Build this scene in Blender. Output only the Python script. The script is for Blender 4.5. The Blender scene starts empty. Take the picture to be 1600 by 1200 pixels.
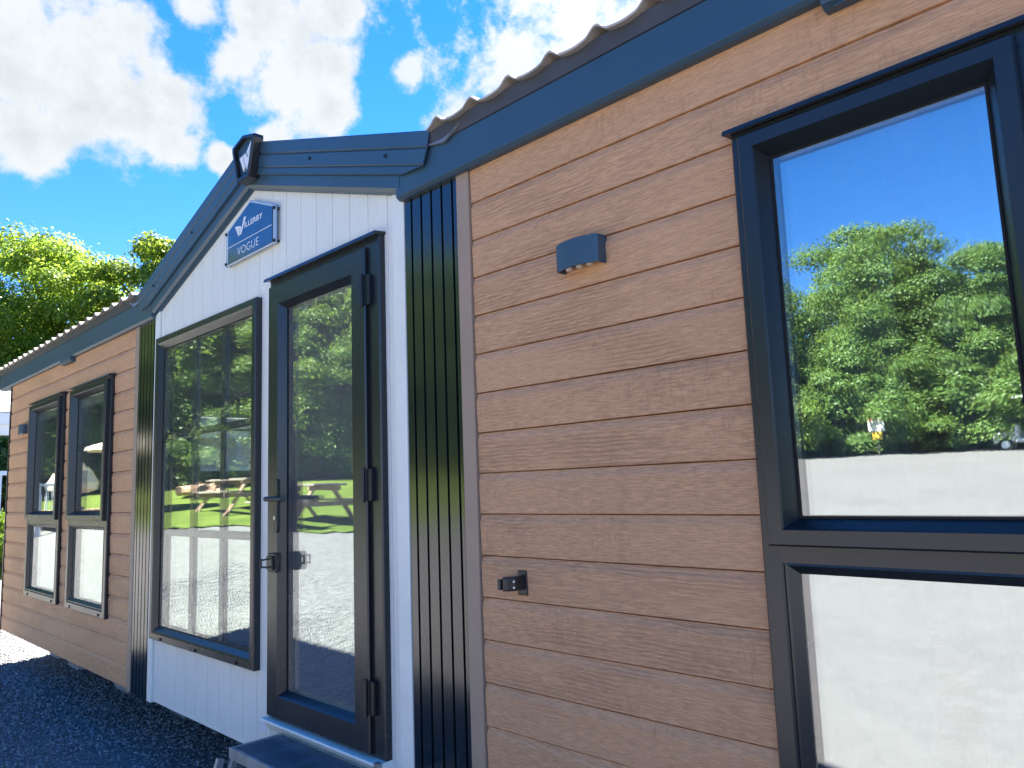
import bpy, bmesh, math, random
import numpy as np
from mathutils import Vector, Matrix, noise
random.seed(7); rng = np.random.default_rng(7)
R = math.radians
scene = bpy.context.scene
COL = scene.collection
# All geometry below is written in survey units (1 unit = 0.88 m), origin on the front wall
# below the camera at eye height; W() turns them into metres with the yard near the door at z = 0.
S = 0.88; G0 = 1.87
def W(p): return Vector((p[0]*S, p[1]*S, (p[2]+G0)*S))

# ------------------------------------------------------------------ camera
cam = bpy.data.cameras.new('camera'); cam_o = bpy.data.objects.new('camera', cam); COL.objects.link(cam_o)
cam.sensor_width = 36; cam.lens = 26.863; cam.clip_end = 2000; cam.clip_start = .05
r_ = (0.70111617, 0.71213965, -0.03596142); u_ = (0.11715877, -0.06530383, 0.99096379); w_ = (-0.70335619, 0.69899394, 0.12921898)
M3 = Matrix(((r_[0], u_[0], -w_[0]), (r_[1], u_[1], -w_[1]), (r_[2], u_[2], -w_[2])))
cam_o.matrix_world = Matrix.Translation(W((0, -1.93243, 0))) @ M3.to_4x4()
scene.camera = cam_o

# ------------------------------------------------------------------ sky, sun, exposure
SUN_EL, SUN_AZ = R(49.5), R(25)           # azimuth from +y towards -x
sun_dir = Vector((-math.sin(SUN_AZ)*math.cos(SUN_EL), math.cos(SUN_AZ)*math.cos(SUN_EL), math.sin(SUN_EL)))
sun = bpy.data.lights.new('sun', 'SUN'); sun.energy = 4.3; sun.angle = R(.53); sun.color = (1, .955, .88)
sun_o = bpy.data.objects.new('sun', sun); COL.objects.link(sun_o)
sun_o.rotation_euler = (-sun_dir).to_track_quat('-Z', 'Y').to_euler()
sun_o.location = W((-20, 30, 40))
scene.view_settings.view_transform = 'Standard'; scene.view_settings.look = 'None'
scene.view_settings.exposure = 2.90; scene.view_settings.gamma = 1; scene.view_settings.use_curve_mapping = False

world = bpy.data.worlds.new('World'); scene.world = world; world.use_nodes = True
wn = world.node_tree; wn.nodes.clear(); wl = wn.links
def N(nt, t, **kw):
    n = nt.nodes.new(t)
    for k, v in kw.items():
        if k in ('operation', 'blend_type', 'data_type', 'interpolation_type', 'wave_type', 'bands_direction', 'feature', 'distance', 'noise_dimensions', 'sky_type', 'wave_profile'): setattr(n, k, v)
        elif k == 'inp':
            for a, b in v.items(): n.inputs[a].default_value = b
        else: setattr(n, k, v)
    return n
def L(nt, a, b): nt.links.new(a, b)
def mathn(nt, op, a, b=None, c=None, clamp=False):
    n = nt.nodes.new('ShaderNodeMath'); n.operation = op; n.use_clamp = clamp
    for i, v in enumerate((a, b, c)):
        if v is None: continue
        if isinstance(v, (int, float)): n.inputs[i].default_value = v
        else: nt.links.new(v, n.inputs[i])
    return n.outputs[0]
def mixc(nt, f, a, b, bt='MIX'):
    n = nt.nodes.new('ShaderNodeMix'); n.data_type = 'RGBA'; n.blend_type = bt
    for i, v in ((0, f), (6, a), (7, b)):
        if isinstance(v, (int, float)): n.inputs[i].default_value = v
        elif isinstance(v, tuple): n.inputs[i].default_value = (*v[:3], 1)
        else: nt.links.new(v, n.inputs[i])
    return n.outputs[2]
def smooth(nt, v, a, b):
    n = nt.nodes.new('ShaderNodeMapRange'); n.interpolation_type = 'SMOOTHSTEP'
    nt.links.new(v, n.inputs[0]); n.inputs[1].default_value = a; n.inputs[2].default_value = b
    return n.outputs[0]
sky = wn.nodes.new('ShaderNodeTexSky'); sky.sky_type = 'NISHITA'; sky.sun_disc = False
sky.sun_elevation = SUN_EL; sky.sun_rotation = -SUN_AZ; sky.air_density = 1.0; sky.dust_density = 0.0; sky.ozone_density = 3.0
hs = N(wn, 'ShaderNodeHueSaturation', inp={'Saturation': 1.35, 'Value': 1.0}); L(wn, sky.outputs[0], hs.inputs['Color'])
bgs = N(wn, 'ShaderNodeBackground', inp={'Strength': .065}); L(wn, mixc(wn, 1.0, hs.outputs[0], (.51, .53, .71), 'MULTIPLY'), bgs.inputs[0])
tc = N(wn, 'ShaderNodeTexCoord'); D = tc.outputs['Generated']
# clouds: soft heaps standing in fixed directions, edges torn by fractal noise
def dirv(px, py):
    v = Vector(r_)*(px-800) + Vector(u_)*(600-py) + Vector(w_)*1193.9
    return v.normalized()
heaps = [(120, 110, .150), (35, 70, .12), (225, 175, .085), (60, 215, .06), (190, 40, .07), (270, 225, .04),
         (440, 135, .105), (380, 95, .05), (505, 105, .055), (425, 225, .055), (350, 250, .03), (510, 165, .045),
         (400, 10, .06), (520, 15, .05), (300, -10, .05)]
heaps2 = [(800, 110, .11), (900, 60, .12), (1010, -40, .17), (720, 180, .055), (640, 110, .03), (1150, -150, .25), (820, -30, .10), (600, -60, .10)]
nz = N(wn, 'ShaderNodeTexNoise', inp={'Scale': 9.0, 'Detail': 10.0, 'Roughness': .62, 'Lacunarity': 2.1}); L(wn, D, nz.inputs['Vector'])
nz2 = N(wn, 'ShaderNodeTexNoise', inp={'Scale': 16.0, 'Detail': 12.0, 'Roughness': .66, 'Distortion': .12}); L(wn, D, nz2.inputs['Vector'])
def heapmask(hl, nzo, amp, e0, e1):
    m = None
    for px, py, rad in hl:
        v = N(wn, 'ShaderNodeVectorMath', operation='DISTANCE'); L(wn, D, v.inputs[0]); v.inputs[1].default_value = dirv(px, py)
        q = mathn(wn, 'DIVIDE', v.outputs['Value'], rad*.92); q = mathn(wn, 'SUBTRACT', 1.0, q)
        m = q if m is None else mathn(wn, 'SMOOTH_MAX', m, q, .25)
    t = mathn(wn, 'MULTIPLY_ADD', mathn(wn, 'SUBTRACT', nzo, .5), amp, m)
    return t, smooth(wn, t, e0, e1)
t1, m1 = heapmask(heaps, nz.outputs[0], 2.3, .12, .52)
t2, m2 = heapmask(heaps2, nz2.outputs[0], 3.4, .10, .85)
# a scatter of other small clouds over the half of the sky behind the lodge
sep = N(wn, 'ShaderNodeSeparateXYZ'); L(wn, D, sep.inputs[0])
nz3 = N(wn, 'ShaderNodeTexNoise', inp={'Scale': 3.2, 'Detail': 9.0, 'Roughness': .6}); L(wn, D, nz3.inputs['Vector'])
hi = smooth(wn, sep.outputs[2], .56, .75)
m3 = mathn(wn, 'MULTIPLY', smooth(wn, nz3.outputs[0], .56, .68), mathn(wn, 'MULTIPLY', hi, smooth(wn, sep.outputs[1], -.1, .3)))
cm = mathn(wn, 'MAXIMUM', mathn(wn, 'MAXIMUM', m1, mathn(wn, 'MULTIPLY', m2, .93)), m3)
shade = smooth(wn, mathn(wn, 'MULTIPLY_ADD', nz2.outputs[0], .9, mathn(wn, 'MULTIPLY', t1, .25)), .45, .95)
ccol = mixc(wn, shade, (.124, .130, .134), (.094, .103, .110))
glow = N(wn, 'ShaderNodeVectorMath', operation='DOT_PRODUCT'); L(wn, D, glow.inputs[0]); glow.inputs[1].default_value = sun_dir
gl = smooth(wn, glow.outputs['Value'], .86, 1.0)
ccol = mixc(wn, gl, ccol, (.17, .17, .17))
bgc = N(wn, 'ShaderNodeBackground', inp={'Strength': 1.0}); L(wn, ccol, bgc.inputs[0])
ms = N(wn, 'ShaderNodeMixShader'); L(wn, cm, ms.inputs[0]); L(wn, bgs.outputs[0], ms.inputs[1]); L(wn, bgc.outputs[0], ms.inputs[2])
wo = N(wn, 'ShaderNodeOutputWorld'); L(wn, ms.outputs[0], wo.inputs[0])

# ------------------------------------------------------------------ materials
def newmat(name):
    m = bpy.data.materials.new(name); m.use_nodes = True; nt = m.node_tree; nt.nodes.clear()
    out = nt.nodes.new('ShaderNodeOutputMaterial'); return m, nt, out
def pbsdf(nt, out, col=None, rough=.5, spec=.5, metal=0.0, normal=None):
    b = nt.nodes.new('ShaderNodeBsdfPrincipled')
    if col is not None:
        if isinstance(col, tuple): b.inputs['Base Color'].default_value = (*col[:3], 1)
        else: nt.links.new(col, b.inputs['Base Color'])
    if isinstance(rough, (int, float)): b.inputs['Roughness'].default_value = rough
    else: nt.links.new(rough, b.inputs['Roughness'])
    b.inputs['Specular IOR Level'].default_value = spec; b.inputs['Metallic'].default_value = metal
    if normal is not None: nt.links.new(normal, b.inputs['Normal'])
    nt.links.new(b.outputs[0], out.inputs[0]); return b
def coords(nt, scale=(1, 1, 1), rnd=0.0):
    t = nt.nodes.new('ShaderNodeTexCoord'); v = t.outputs['Object']
    if rnd:
        oi = nt.nodes.new('ShaderNodeObjectInfo')
        a = nt.nodes.new('ShaderNodeVectorMath'); a.operation = 'SCALE'; nt.links.new(oi.outputs['Random'], a.inputs['Scale']); a.inputs[0].default_value = (rnd, rnd*.7, rnd*1.3)
        b = nt.nodes.new('ShaderNodeVectorMath'); b.operation = 'ADD'; nt.links.new(v, b.inputs[0]); nt.links.new(a.outputs[0], b.inputs[1]); v = b.outputs[0]
    mp = nt.nodes.new('ShaderNodeMapping'); mp.inputs['Scale'].default_value = scale; nt.links.new(v, mp.inputs[0])
    return mp.outputs[0]
def tex(nt, vec, scale, detail=4, rough=.55, dist=0.0):
    n = nt.nodes.new('ShaderNodeTexNoise'); nt.links.new(vec, n.inputs['Vector'])
    n.inputs['Scale'].default_value = scale; n.inputs['Detail'].default_value = detail; n.inputs['Roughness'].default_value = rough; n.inputs['Distortion'].default_value = dist
    return n.outputs[0]
def bump(nt, h, strength, dist=.01, normal=None):
    b = nt.nodes.new('ShaderNodeBump'); b.inputs['Strength'].default_value = strength; b.inputs['Distance'].default_value = dist
    nt.links.new(h, b.inputs['Height'])
    if normal is not None: nt.links.new(normal, b.inputs['Normal'])
    return b.outputs[0]
def simple(name, col, rough=.5, spec=.5, metal=0.0, var=.12, nscale=6, bmp=.0, bscale=60, rnd=10):
    m, nt, out = newmat(name); v = coords(nt, rnd=rnd)
    n = tex(nt, v, nscale, 5); c = mixc(nt, smooth(nt, n, .3, .7), tuple(x*(1-var) for x in col), tuple(min(1, x*(1+var)) for x in col))
    n2 = tex(nt, v, nscale*5, 4); rr = mathn(nt, 'MULTIPLY_ADD', n2, .16, rough-.08, clamp=True)
    nm = bump(nt, tex(nt, v, bscale, 3), bmp, .004) if bmp else None
    pbsdf(nt, out, c, rr, spec, metal, nm); return m
def plank_mat(name, light, dark, deep, vertical=False, bs=.35, finer=1.0):
    m, nt, out = newmat(name)
    sc = (8.5, 1, 150) if not vertical else (105, 1, 4.2)
    v = coords(nt, sc, rnd=23.0)
    warp = tex(nt, coords(nt, (1.0, 1, 5) if not vertical else (5, 1, 1.0), rnd=23.0), 1.0, 2, .5)
    # long fibres
    ad = nt.nodes.new('ShaderNodeVectorMath'); ad.operation = 'ADD'
    sc2 = nt.nodes.new('ShaderNodeVectorMath'); sc2.operation = 'SCALE'; sc2.inputs[0].default_value = (0, 0, 7) if not vertical else (7, 0, 0)
    nt.links.new(warp, sc2.inputs['Scale']); nt.links.new(v, ad.inputs[0]); nt.links.new(sc2.outputs[0], ad.inputs[1])
    f1 = tex(nt, ad.outputs[0], 2.7*finer, 8, .72, .35)
    f2 = tex(nt, ad.outputs[0], .45, 3, .5, .1)
    # cathedral figure, only in patches
    wv = nt.nodes.new('ShaderNodeTexWave'); wv.wave_type = 'BANDS'; wv.bands_direction = 'Z' if not vertical else 'X'
    nt.links.new(coords(nt, (1.1, 1, 6) if not vertical else (6, 1, 1.1), rnd=23.0), wv.inputs['Vector'])
    wv.inputs['Scale'].default_value = 4.2; wv.inputs['Distortion'].default_value = 7; wv.inputs['Detail'].default_value = 3; wv.inputs['Detail Scale'].default_value = 1.1; wv.inputs['Detail Roughness'].default_value = .6
    patch = smooth(nt, tex(nt, coords(nt, (1.3, 1, 5) if not vertical else (5, 1, 1.3), rnd=31.0), 1.1, 2), .53, .64)
    cath = mathn(nt, 'MULTIPLY', mathn(nt, 'POWER', wv.outputs['Fac'], 1.6), patch)
    # rough-sawn cross ticks
    tick = tex(nt, coords(nt, (70, 1, 16) if not vertical else (16, 1, 70), rnd=13.0), 1.6, 3, .6)
    tp = smooth(nt, tex(nt, coords(nt, rnd=41.0), 3.4, 2), .5, .62)
    c = mixc(nt, smooth(nt, f1, .40, .60), dark, light)
    c = mixc(nt, mathn(nt, 'MULTIPLY', smooth(nt, f2, .42, .62), .22), c, dark)
    c = mixc(nt, mathn(nt, 'MULTIPLY', cath, .45), c, deep)
    c = mixc(nt, mathn(nt, 'MULTIPLY', mathn(nt, 'MULTIPLY', smooth(nt, tick, .5, .7), tp), .3), c, deep)
    c = mixc(nt, mathn(nt, 'MULTIPLY', smooth(nt, f1, .32, .40), -.0), c, deep)
    big = tex(nt, coords(nt, rnd=3.0), 1.3, 3)
    c = mixc(nt, mathn(nt, 'MULTIPLY', smooth(nt, big, .35, .65), .16), c, (light[0]*1.15, light[1]*1.12, light[2]*1.1))
    hh = mathn(nt, 'SUBTRACT', mathn(nt, 'MULTIPLY_ADD', mathn(nt, 'MULTIPLY', smooth(nt, tick, .4, .7), tp), -.35, f1), mathn(nt, 'MULTIPLY', cath, .35))
    pbsdf(nt, out, c, .55, .28, 0, bump(nt, hh, bs, .006)); return m
M = {}
M['board'] = plank_mat('brown_woodgrain_board', (.76, .435, .24), (.51, .28, .15), (.29, .15, .08), bs=.55)
M['white'] = plank_mat('white_woodgrain_board', (.86, .86, .79), (.79, .79, .73), (.73, .74, .69), vertical=True, bs=.25)
M['brown_trim'] = simple('brown_trim', (.38, .275, .20), .5, .4, var=.05)
M['white_trim'] = simple('white_trim', (.85, .86, .79), .5, .4, var=.04)
def foil(name, col, rough, spec=.75):
    m, nt, out = newmat(name)
    v = coords(nt, (4, 4, 4), rnd=5)
    g1 = tex(nt, coords(nt, (90, 90, 4), rnd=5), 1.5, 4)
    n = tex(nt, v, .8, 4); c = mixc(nt, n, tuple(x*.85 for x in col), tuple(x*1.2 for x in col))
    
    rr = mathn(nt, 'MULTIPLY_ADD', tex(nt, v, .7, 2), .12, rough-.06)
    pbsdf(nt, out, c, rr, spec, 0, bump(nt, g1, .05, .003)); return m
M['frame'] = foil('anthracite_foil', (.013, .019, .024), .28, .6)
M['metal'] = foil('anthracite_metal', (.030, .073, .115), .40)
M['slat'] = foil('black_gloss_slat', (.008, .014, .018), .15, 1.0)
M['black'] = simple('black_plastic', (.015, .018, .022), .35, .5)
M['steel'] = simple('brushed_steel', (.5, .5, .5), .35, .5, .9)
M['tile'] = simple('taupe_roof_tile', (.46, .41, .35), .6, .4, var=.2, bmp=.3)
M['gasket'] = simple('rubber_gasket', (.008, .008, .008), .6, .3)
M['gutter'] = simple('dark_eaves_tray', (.055, .058, .075), .45, .5)
M['lead'] = simple('lead_flashing', (.30, .33, .36), .45, .5, .3)
M['concrete'] = simple('concrete_block', (.40, .41, .42), .85, .3, var=.15, bmp=.5)
M['interior'] = simple('interior_lining', (.74, .72, .68), .7, .3)
M['carpet'] = simple('interior_floor', (.22, .19, .17), .9, .2)
M['curtain'] = simple('sheer_curtain', (.80, .81, .78), .9, .1, var=.04)
M['bounce_light'] = simple('cream_bounce_light', (.72, .66, .58), .8, .2)
M['lens'] = simple('lamp_lens', (.75, .72, .62), .2, .6)
M['sofa'] = simple('sofa_cloth', (.24, .25, .26), .9, .2)
M['whitemark'] = simple('white_print', (.82, .84, .86), .4, .5, var=.02)
M['blue_acrylic'] = simple('blue_acrylic', (.020, .075, .17), .08, .8, var=.1)
M['clear_edge'] = simple('acrylic_edge', (.30, .42, .55), .1, .9, var=.1)
M['tread'] = simple('step_tread', (.10, .125, .15), .6, .4, var=.3, nscale=9, bmp=.4)
M['step_metal'] = simple('step_galvanised', (.34, .36, .37), .45, .5, .4, var=.2, nscale=14)
M['timber'] = simple('weathered_timber', (.30, .255, .21), .8, .2, var=.25, nscale=5, bmp=.4)
M['deckwood'] = simple('deck_timber', (.42, .30, .20), .8, .2, var=.2, nscale=4)
M['whitepaint'] = simple('white_gloss_paint', (.80, .81, .82), .3, .5, var=.04)
M['cream'] = simple('cream_canvas', (.72, .65, .54), .85, .1, var=.1)
M['tyre'] = simple('tyre_rubber', (.02, .02, .02), .8, .2)
M['red'] = simple('red_print', (.55, .05, .05), .5, .4)
M['yellow'] = simple('yellow_print', (.65, .42, .05), .5, .4)
M['shingle'] = simple('grey_shingle', (.33, .34, .36), .8, .3, var=.3, nscale=4)
M['rail'] = simple('white_upvc_rail', (.70, .76, .82), .3, .5, var=.03)
M['bark'] = simple('tree_bark', (.11, .085, .06), .9, .1, var=.35, nscale=8, bmp=.8, bscale=20)
M['redbrown'] = simple('stain_timber', (.34, .22, .15), .75, .2, var=.25, nscale=5)

def glass(name, refl=.42, wav=0.0, tint=(.70, .80, .78), rcol=(.93, .98, .97), haze=.0):
    m, nt, out = newmat(name)
    v = coords(nt, rnd=9)
    nm = None
    if wav: nm = bump(nt, tex(nt, coords(nt, (1, 1, 2.2), rnd=9), 2.2, 2, .4), wav, .02)
    fr = nt.nodes.new('ShaderNodeFresnel'); fr.inputs[0].default_value = 1.5
    geo = nt.nodes.new('ShaderNodeNewGeometry'); front = mathn(nt, 'SUBTRACT', 1.0, geo.outputs['Backfacing'])
    fac = mathn(nt, 'MULTIPLY', mathn(nt, 'ADD', mathn(nt, 'MULTIPLY', fr.outputs[0], .7), refl, clamp=True), front)
    smudge_haze = mathn(nt, 'MULTIPLY_ADD', smooth(nt, tex(nt, v, 1.6, 7, .7), .50, .75), .028, haze); smudge_haze = mathn(nt, 'MULTIPLY', smudge_haze, front)  # smears, plus a painted milky haze that lightens the reflections
    tr = nt.nodes.new('ShaderNodeBsdfTransparent'); tr.inputs[0].default_value = (*tint, 1)
    gl = nt.nodes.new('ShaderNodeBsdfGlossy'); gl.inputs['Roughness'].default_value = 0.0; gl.inputs['Color'].default_value = (*rcol, 1)
    if nm is not None: nt.links.new(nm, gl.inputs['Normal'])
    df = nt.nodes.new('ShaderNodeBsdfDiffuse'); df.inputs[0].default_value = (.6, .62, .63, 1)
    a = nt.nodes.new('ShaderNodeMixShader'); nt.links.new(fac, a.inputs[0]); nt.links.new(tr.outputs[0], a.inputs[1]); nt.links.new(gl.outputs[0], a.inputs[2])
    b = nt.nodes.new('ShaderNodeMixShader'); nt.links.new(smudge_haze, b.inputs[0]); nt.links.new(a.outputs[0], b.inputs[1]); nt.links.new(df.outputs[0], b.inputs[2])
    nt.links.new(b.outputs[0], out.inputs[0]); return m
M['glass'] = glass('coated_window_glass', .22, .0, tint=(.93, .96, .95), haze=.02)
M['glass_inner'] = glass('inner_pane_glass', .62, .014, tint=(.86, .90, .88))
M['glass_wavy'] = glass('coated_window_glass_slightly_wavy', .14, .03, tint=(.93, .96, .94), haze=.06)
M['glass_door'] = glass('coated_door_glass', .16, .03, tint=(.93, .96, .95), haze=.12)

def leafmat(name, c1, c2, trans=.45, tcol=None):
    m, nt, out = newmat(name)
    t = nt.nodes.new('ShaderNodeTexCoord'); g = nt.nodes.new('ShaderNodeNewGeometry')
    n = tex(nt, t.outputs['Object'], 1.1, 4); n2 = nt.nodes.new('ShaderNodeTexWhiteNoise'); 
    sn = nt.nodes.new('ShaderNodeVectorMath'); sn.operation = 'SNAP'; nt.links.new(t.outputs['Object'], sn.inputs[0]); sn.inputs[1].default_value = (.16, .16, .16)
    nt.links.new(sn.outputs[0], n2.inputs[0])
    f = mathn(nt, 'ADD', mathn(nt, 'MULTIPLY', smooth(nt, n, .3, .7), .6), mathn(nt, 'MULTIPLY', n2.outputs['Value'], .4))
    c = mixc(nt, f, c1, c2)
    b = nt.nodes.new('ShaderNodeBsdfPrincipled'); nt.links.new(c, b.inputs['Base Color']); b.inputs['Roughness'].default_value = .5; b.inputs['Specular IOR Level'].default_value = .35
    tl = nt.nodes.new('ShaderNodeBsdfTranslucent')
    if tcol: nt.links.new(mixc(nt, f, tuple(x*.7 for x in tcol), tcol), tl.inputs[0])
    else: nt.links.new(c, tl.inputs[0])
    mx = nt.nodes.new('ShaderNodeMixShader'); mx.inputs[0].default_value = trans
    nt.links.new(b.outputs[0], mx.inputs[1]); nt.links.new(tl.outputs[0], mx.inputs[2]); nt.links.new(mx.outputs[0], out.inputs[0]); return m
M['leaf_a'] = leafmat('oak_leaves', (.065, .13, .025), (.15, .24, .06), .38, (.26, .36, .05))
M['leaf_b'] = leafmat('sycamore_leaves', (.055, .115, .03), (.12, .20, .055), .38, (.22, .33, .05))
M['leaf_y'] = leafmat('fresh_leaves', (.10, .18, .02), (.20, .28, .04), .5, (.40, .56, .06))

M['leaf_g'] = leafmat('mid_green_leaves', (.065, .14, .018), (.14, .23, .035), .46, (.38, .50, .05))
def groundmat(name, kind):
    m, nt, out = newmat(name); t = nt.nodes.new('ShaderNodeTexCoord'); v = t.outputs['Object']
    if kind == 'gravel':
        vo = nt.nodes.new('ShaderNodeTexVoronoi'); vo.inputs['Scale'].default_value = 48; nt.links.new(v, vo.inputs['Vector'])
        sp = nt.nodes.new('ShaderNodeSeparateColor'); nt.links.new(vo.outputs['Color'], sp.inputs[0])
        sx = nt.nodes.new('ShaderNodeSeparateXYZ'); nt.links.new(v, sx.inputs[0])
        xx = mathn(nt, 'ADD', sx.outputs[0], mathn(nt, 'MULTIPLY', tex(nt, v, .5, 4), 2.5))
        fine = smooth(nt, mathn(nt, 'MULTIPLY_ADD', sx.outputs[1], -.45, xx), -2.2, -.2)
        c = mixc(nt, sp.outputs[0], (.09, .088, .086), (.27, .262, .255))
        worn = tex(nt, v, 7.0, 10, .8, .3)
        pack = mixc(nt, smooth(nt, worn, .32, .68), (.152, .139, .142), (.186, .170, .174))
        crk = nt.nodes.new('ShaderNodeTexVoronoi'); crk.feature = 'DISTANCE_TO_EDGE'; crk.inputs['Scale'].default_value = .55
        wv_ = nt.nodes.new('ShaderNodeVectorMath'); wv_.operation = 'ADD'; nz_ = nt.nodes.new('ShaderNodeTexNoise'); nz_.inputs['Scale'].default_value = 2.0; nz_.inputs['Detail'].default_value = 6; nt.links.new(v, nz_.inputs['Vector'])
        nt.links.new(v, wv_.inputs[0]); nt.links.new(nz_.outputs['Color'], wv_.inputs[1]); nt.links.new(wv_.outputs[0], crk.inputs['Vector'])
        pack = mixc(nt, mathn(nt, 'MULTIPLY', mathn(nt, 'SUBTRACT', 1.0, smooth(nt, crk.outputs['Distance'], .0, .022)), .35), pack, (.13, .125, .125))
        c = mixc(nt, fine, c, pack)
        big = smooth(nt, tex(nt, v, .5, 5), .35, .65); c = mixc(nt, mathn(nt, 'MULTIPLY', big, .3), c, (.205, .197, .19))
        far = smooth(nt, tex(nt, v, 3.0, 6, .7), .4, .66); c = mixc(nt, mathn(nt, 'MULTIPLY', far, .22), c, (.125, .123, .12))
        nm = bump(nt, mathn(nt, 'SUBTRACT', 1.0, vo.outputs['Distance']), .35, .01)
        pbsdf(nt, out, c, .85, .3, 0, nm)
    elif kind == 'grass':
        n1 = tex(nt, v, .7, 6); n2 = tex(nt, v, 9, 8, .7)
        c = mixc(nt, smooth(nt, n1, .35, .65), (.075, .125, .018), (.14, .19, .033))
        c = mixc(nt, mathn(nt, 'MULTIPLY', smooth(nt, n2, .4, .7), .5), c, (.19, .20, .06))
        pbsdf(nt, out, c, .9, .1, 0, bump(nt, n2, .8, .04))
    else:
        n1 = tex(nt, v, .4, 8, .65); c = mixc(nt, smooth(nt, n1, .35, .65), (.07, .11, .03), (.13, .12, .06))
        pbsdf(nt, out, c, .95, .1, 0, bump(nt, n1, .5, .05))
    return m
M['gravel'] = groundmat('pale_gravel', 'gravel'); M['grass'] = groundmat('mown_grass', 'grass'); M['earth'] = groundmat('rough_ground', 'earth')
def stonemat():
    m, nt, out = newmat('gravel_stone'); t = nt.nodes.new('ShaderNodeTexCoord')
    sn = nt.nodes.new('ShaderNodeVectorMath'); sn.operation = 'SNAP'; nt.links.new(t.outputs['Object'], sn.inputs[0]); sn.inputs[1].default_value = (.021, .023, .05)
    n2 = nt.nodes.new('ShaderNodeTexWhiteNoise'); nt.links.new(sn.outputs[0], n2.inputs[0])
    c = mixc(nt, mathn(nt, 'POWER', n2.outputs['Value'], 1.5), (.16, .16, .16), (.46, .45, .44)); pbsdf(nt, out, c, .8, .3); return m
M['stone'] = stonemat()

# ------------------------------------------------------------------ mesh helpers
def tag(o, label=None, cat=None, group=None, kind=None):
    if label: o['label'] = label
    if cat: o['category'] = cat
    if group: o['group'] = group
    if kind: o['kind'] = kind
    return o
def thing(name, loc, label, cat, group=None, rz=0.0):
    o = bpy.data.objects.new(name, None); COL.objects.link(o); o.empty_display_size = .1
    o.location = W(loc); o.rotation_euler = (0, 0, rz); o['_b'] = 1; del o['_b']
    return tag(o, label, cat, group)
class MB:
    def __init__(s): s.v = []; s.f = []
    def add(s, vs, fs):
        b = len(s.v); s.v += [tuple(v) for v in vs]; s.f += [tuple(i+b for i in f) for f in fs]; return s
    def box(s, x0, x1, y0, y1, z0, z1):
        vs = [(x, y, z) for x in (x0, x1) for y in (y0, y1) for z in (z0, z1)]
        return s.add(vs, [(0, 1, 3, 2), (4, 6, 7, 5), (0, 4, 5, 1), (2, 3, 7, 6), (0, 2, 6, 4), (1, 5, 7, 3)])
    def prism(s, pts, fn0, fn1):           # polygon pts, two placements
        n = len(pts); a = [fn0(p) for p in pts]; b = [fn1(p) for p in pts]
        return s.add(a+b, [tuple(range(n))[::-1], tuple(range(n, 2*n))] + [(i, (i+1) % n, (i+1) % n+n, i+n) for i in range(n)])
    def alongx(s, prof, x0, x1):           # prof = [(y,z)]
        return s.prism(prof, lambda p: (x0, p[0], p[1]), lambda p: (x1, p[0], p[1]))
    def alongy(s, prof, y0, y1):           # prof = [(x,z)]
        return s.prism(prof, lambda p: (p[0], y0, p[1]), lambda p: (p[0], y1, p[1]))
    def alongz(s, prof, z0, z1):
        return s.prism(prof, lambda p: (p[0], p[1], z0), lambda p: (p[0], p[1], z1))
    def tube(s, a, b, r, n=10, r2=None):
        a = Vector(a); b = Vector(b); d = (b-a).normalized(); up = Vector((0, 0, 1)) if abs(d.z) < .9 else Vector((1, 0, 0))
        e = d.cross(up).normalized(); g = d.cross(e); r2 = r if r2 is None else r2
        A = [a+(e*math.cos(t)+g*math.sin(t))*r for t in [2*math.pi*i/n for i in range(n)]]
        B = [b+(e*math.cos(t)+g*math.sin(t))*r2 for t in [2*math.pi*i/n for i in range(n)]]
        return s.add(A+B, [tuple(range(n))[::-1], tuple(range(n, 2*n))]+[(i, (i+1) % n, (i+1) % n+n, i+n) for i in range(n)])
    def beam(s, a, b, w, h, up=(0, 0, 1)):
        a = Vector(a); b = Vector(b); d = (b-a).normalized(); e = d.cross(Vector(up)).normalized(); g = e.cross(d)
        q = [e*x*w/2+g*y*h/2 for x, y in ((-1, -1), (1, -1), (1, 1), (-1, 1))]
        return s.add([a+k for k in q]+[b+k for k in q], [(3, 2, 1, 0), (4, 5, 6, 7)]+[(i, (i+1) % 4, (i+1) % 4+4, i+4) for i in range(4)])
    def ring(s, x0, x1, z0, z1, prof):     # mitred frame; prof = [(inset, y)] walked round the bar section
        n = len(prof); vs = []
        for cx, cz, sx, sz in ((x0, z0, 1, 1), (x1, z0, -1, 1), (x1, z1, -1, -1), (x0, z1, 1, -1)):
            for i, y in prof: vs.append((cx+sx*i, y, cz+sz*i))
        fs = []
        for c in range(4):
            d = (c+1) % 4
            for k in range(n):
                l = (k+1) % n; fs.append((c*n+k, d*n+k, d*n+l, c*n+l))
        return s.add(vs, fs)
    def build(s, name, m, parent=None, base=None, bevel=0.0, smooth_=False, segs=2):
        base = Vector(base) if base is not None else Vector((0, 0, 0))
        me = bpy.data.meshes.new(name); me.from_pydata([((Vector(v)-base)*S)[:] for v in s.v], [], s.f)
        bm = bmesh.new(); bm.from_mesh(me); bmesh.ops.recalc_face_normals(bm, faces=bm.faces)
        if bevel:
            ed = [e for e in bm.edges if len(e.link_faces) == 2 and e.calc_face_angle(0) > .5]
            bmesh.ops.bevel(bm, geom=ed, offset=bevel*S, segments=segs, profile=.6, affect='EDGES')
        bm.to_mesh(me); bm.free()
        if smooth_: me.shade_smooth()
        me.materials.append(m)
        return link(name, me, parent, base)
def link(name, me, parent, base):
    o = bpy.data.objects.new(name, me); COL.objects.link(o)
    if parent is not None:
        o.parent = parent
        pw = PB[parent.name]; o.location = W(base) - W(pw); PB[o.name] = tuple(base)
    else: o.location = W(base); PB[o.name] = tuple(base)
    return o
PB = {}
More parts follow.
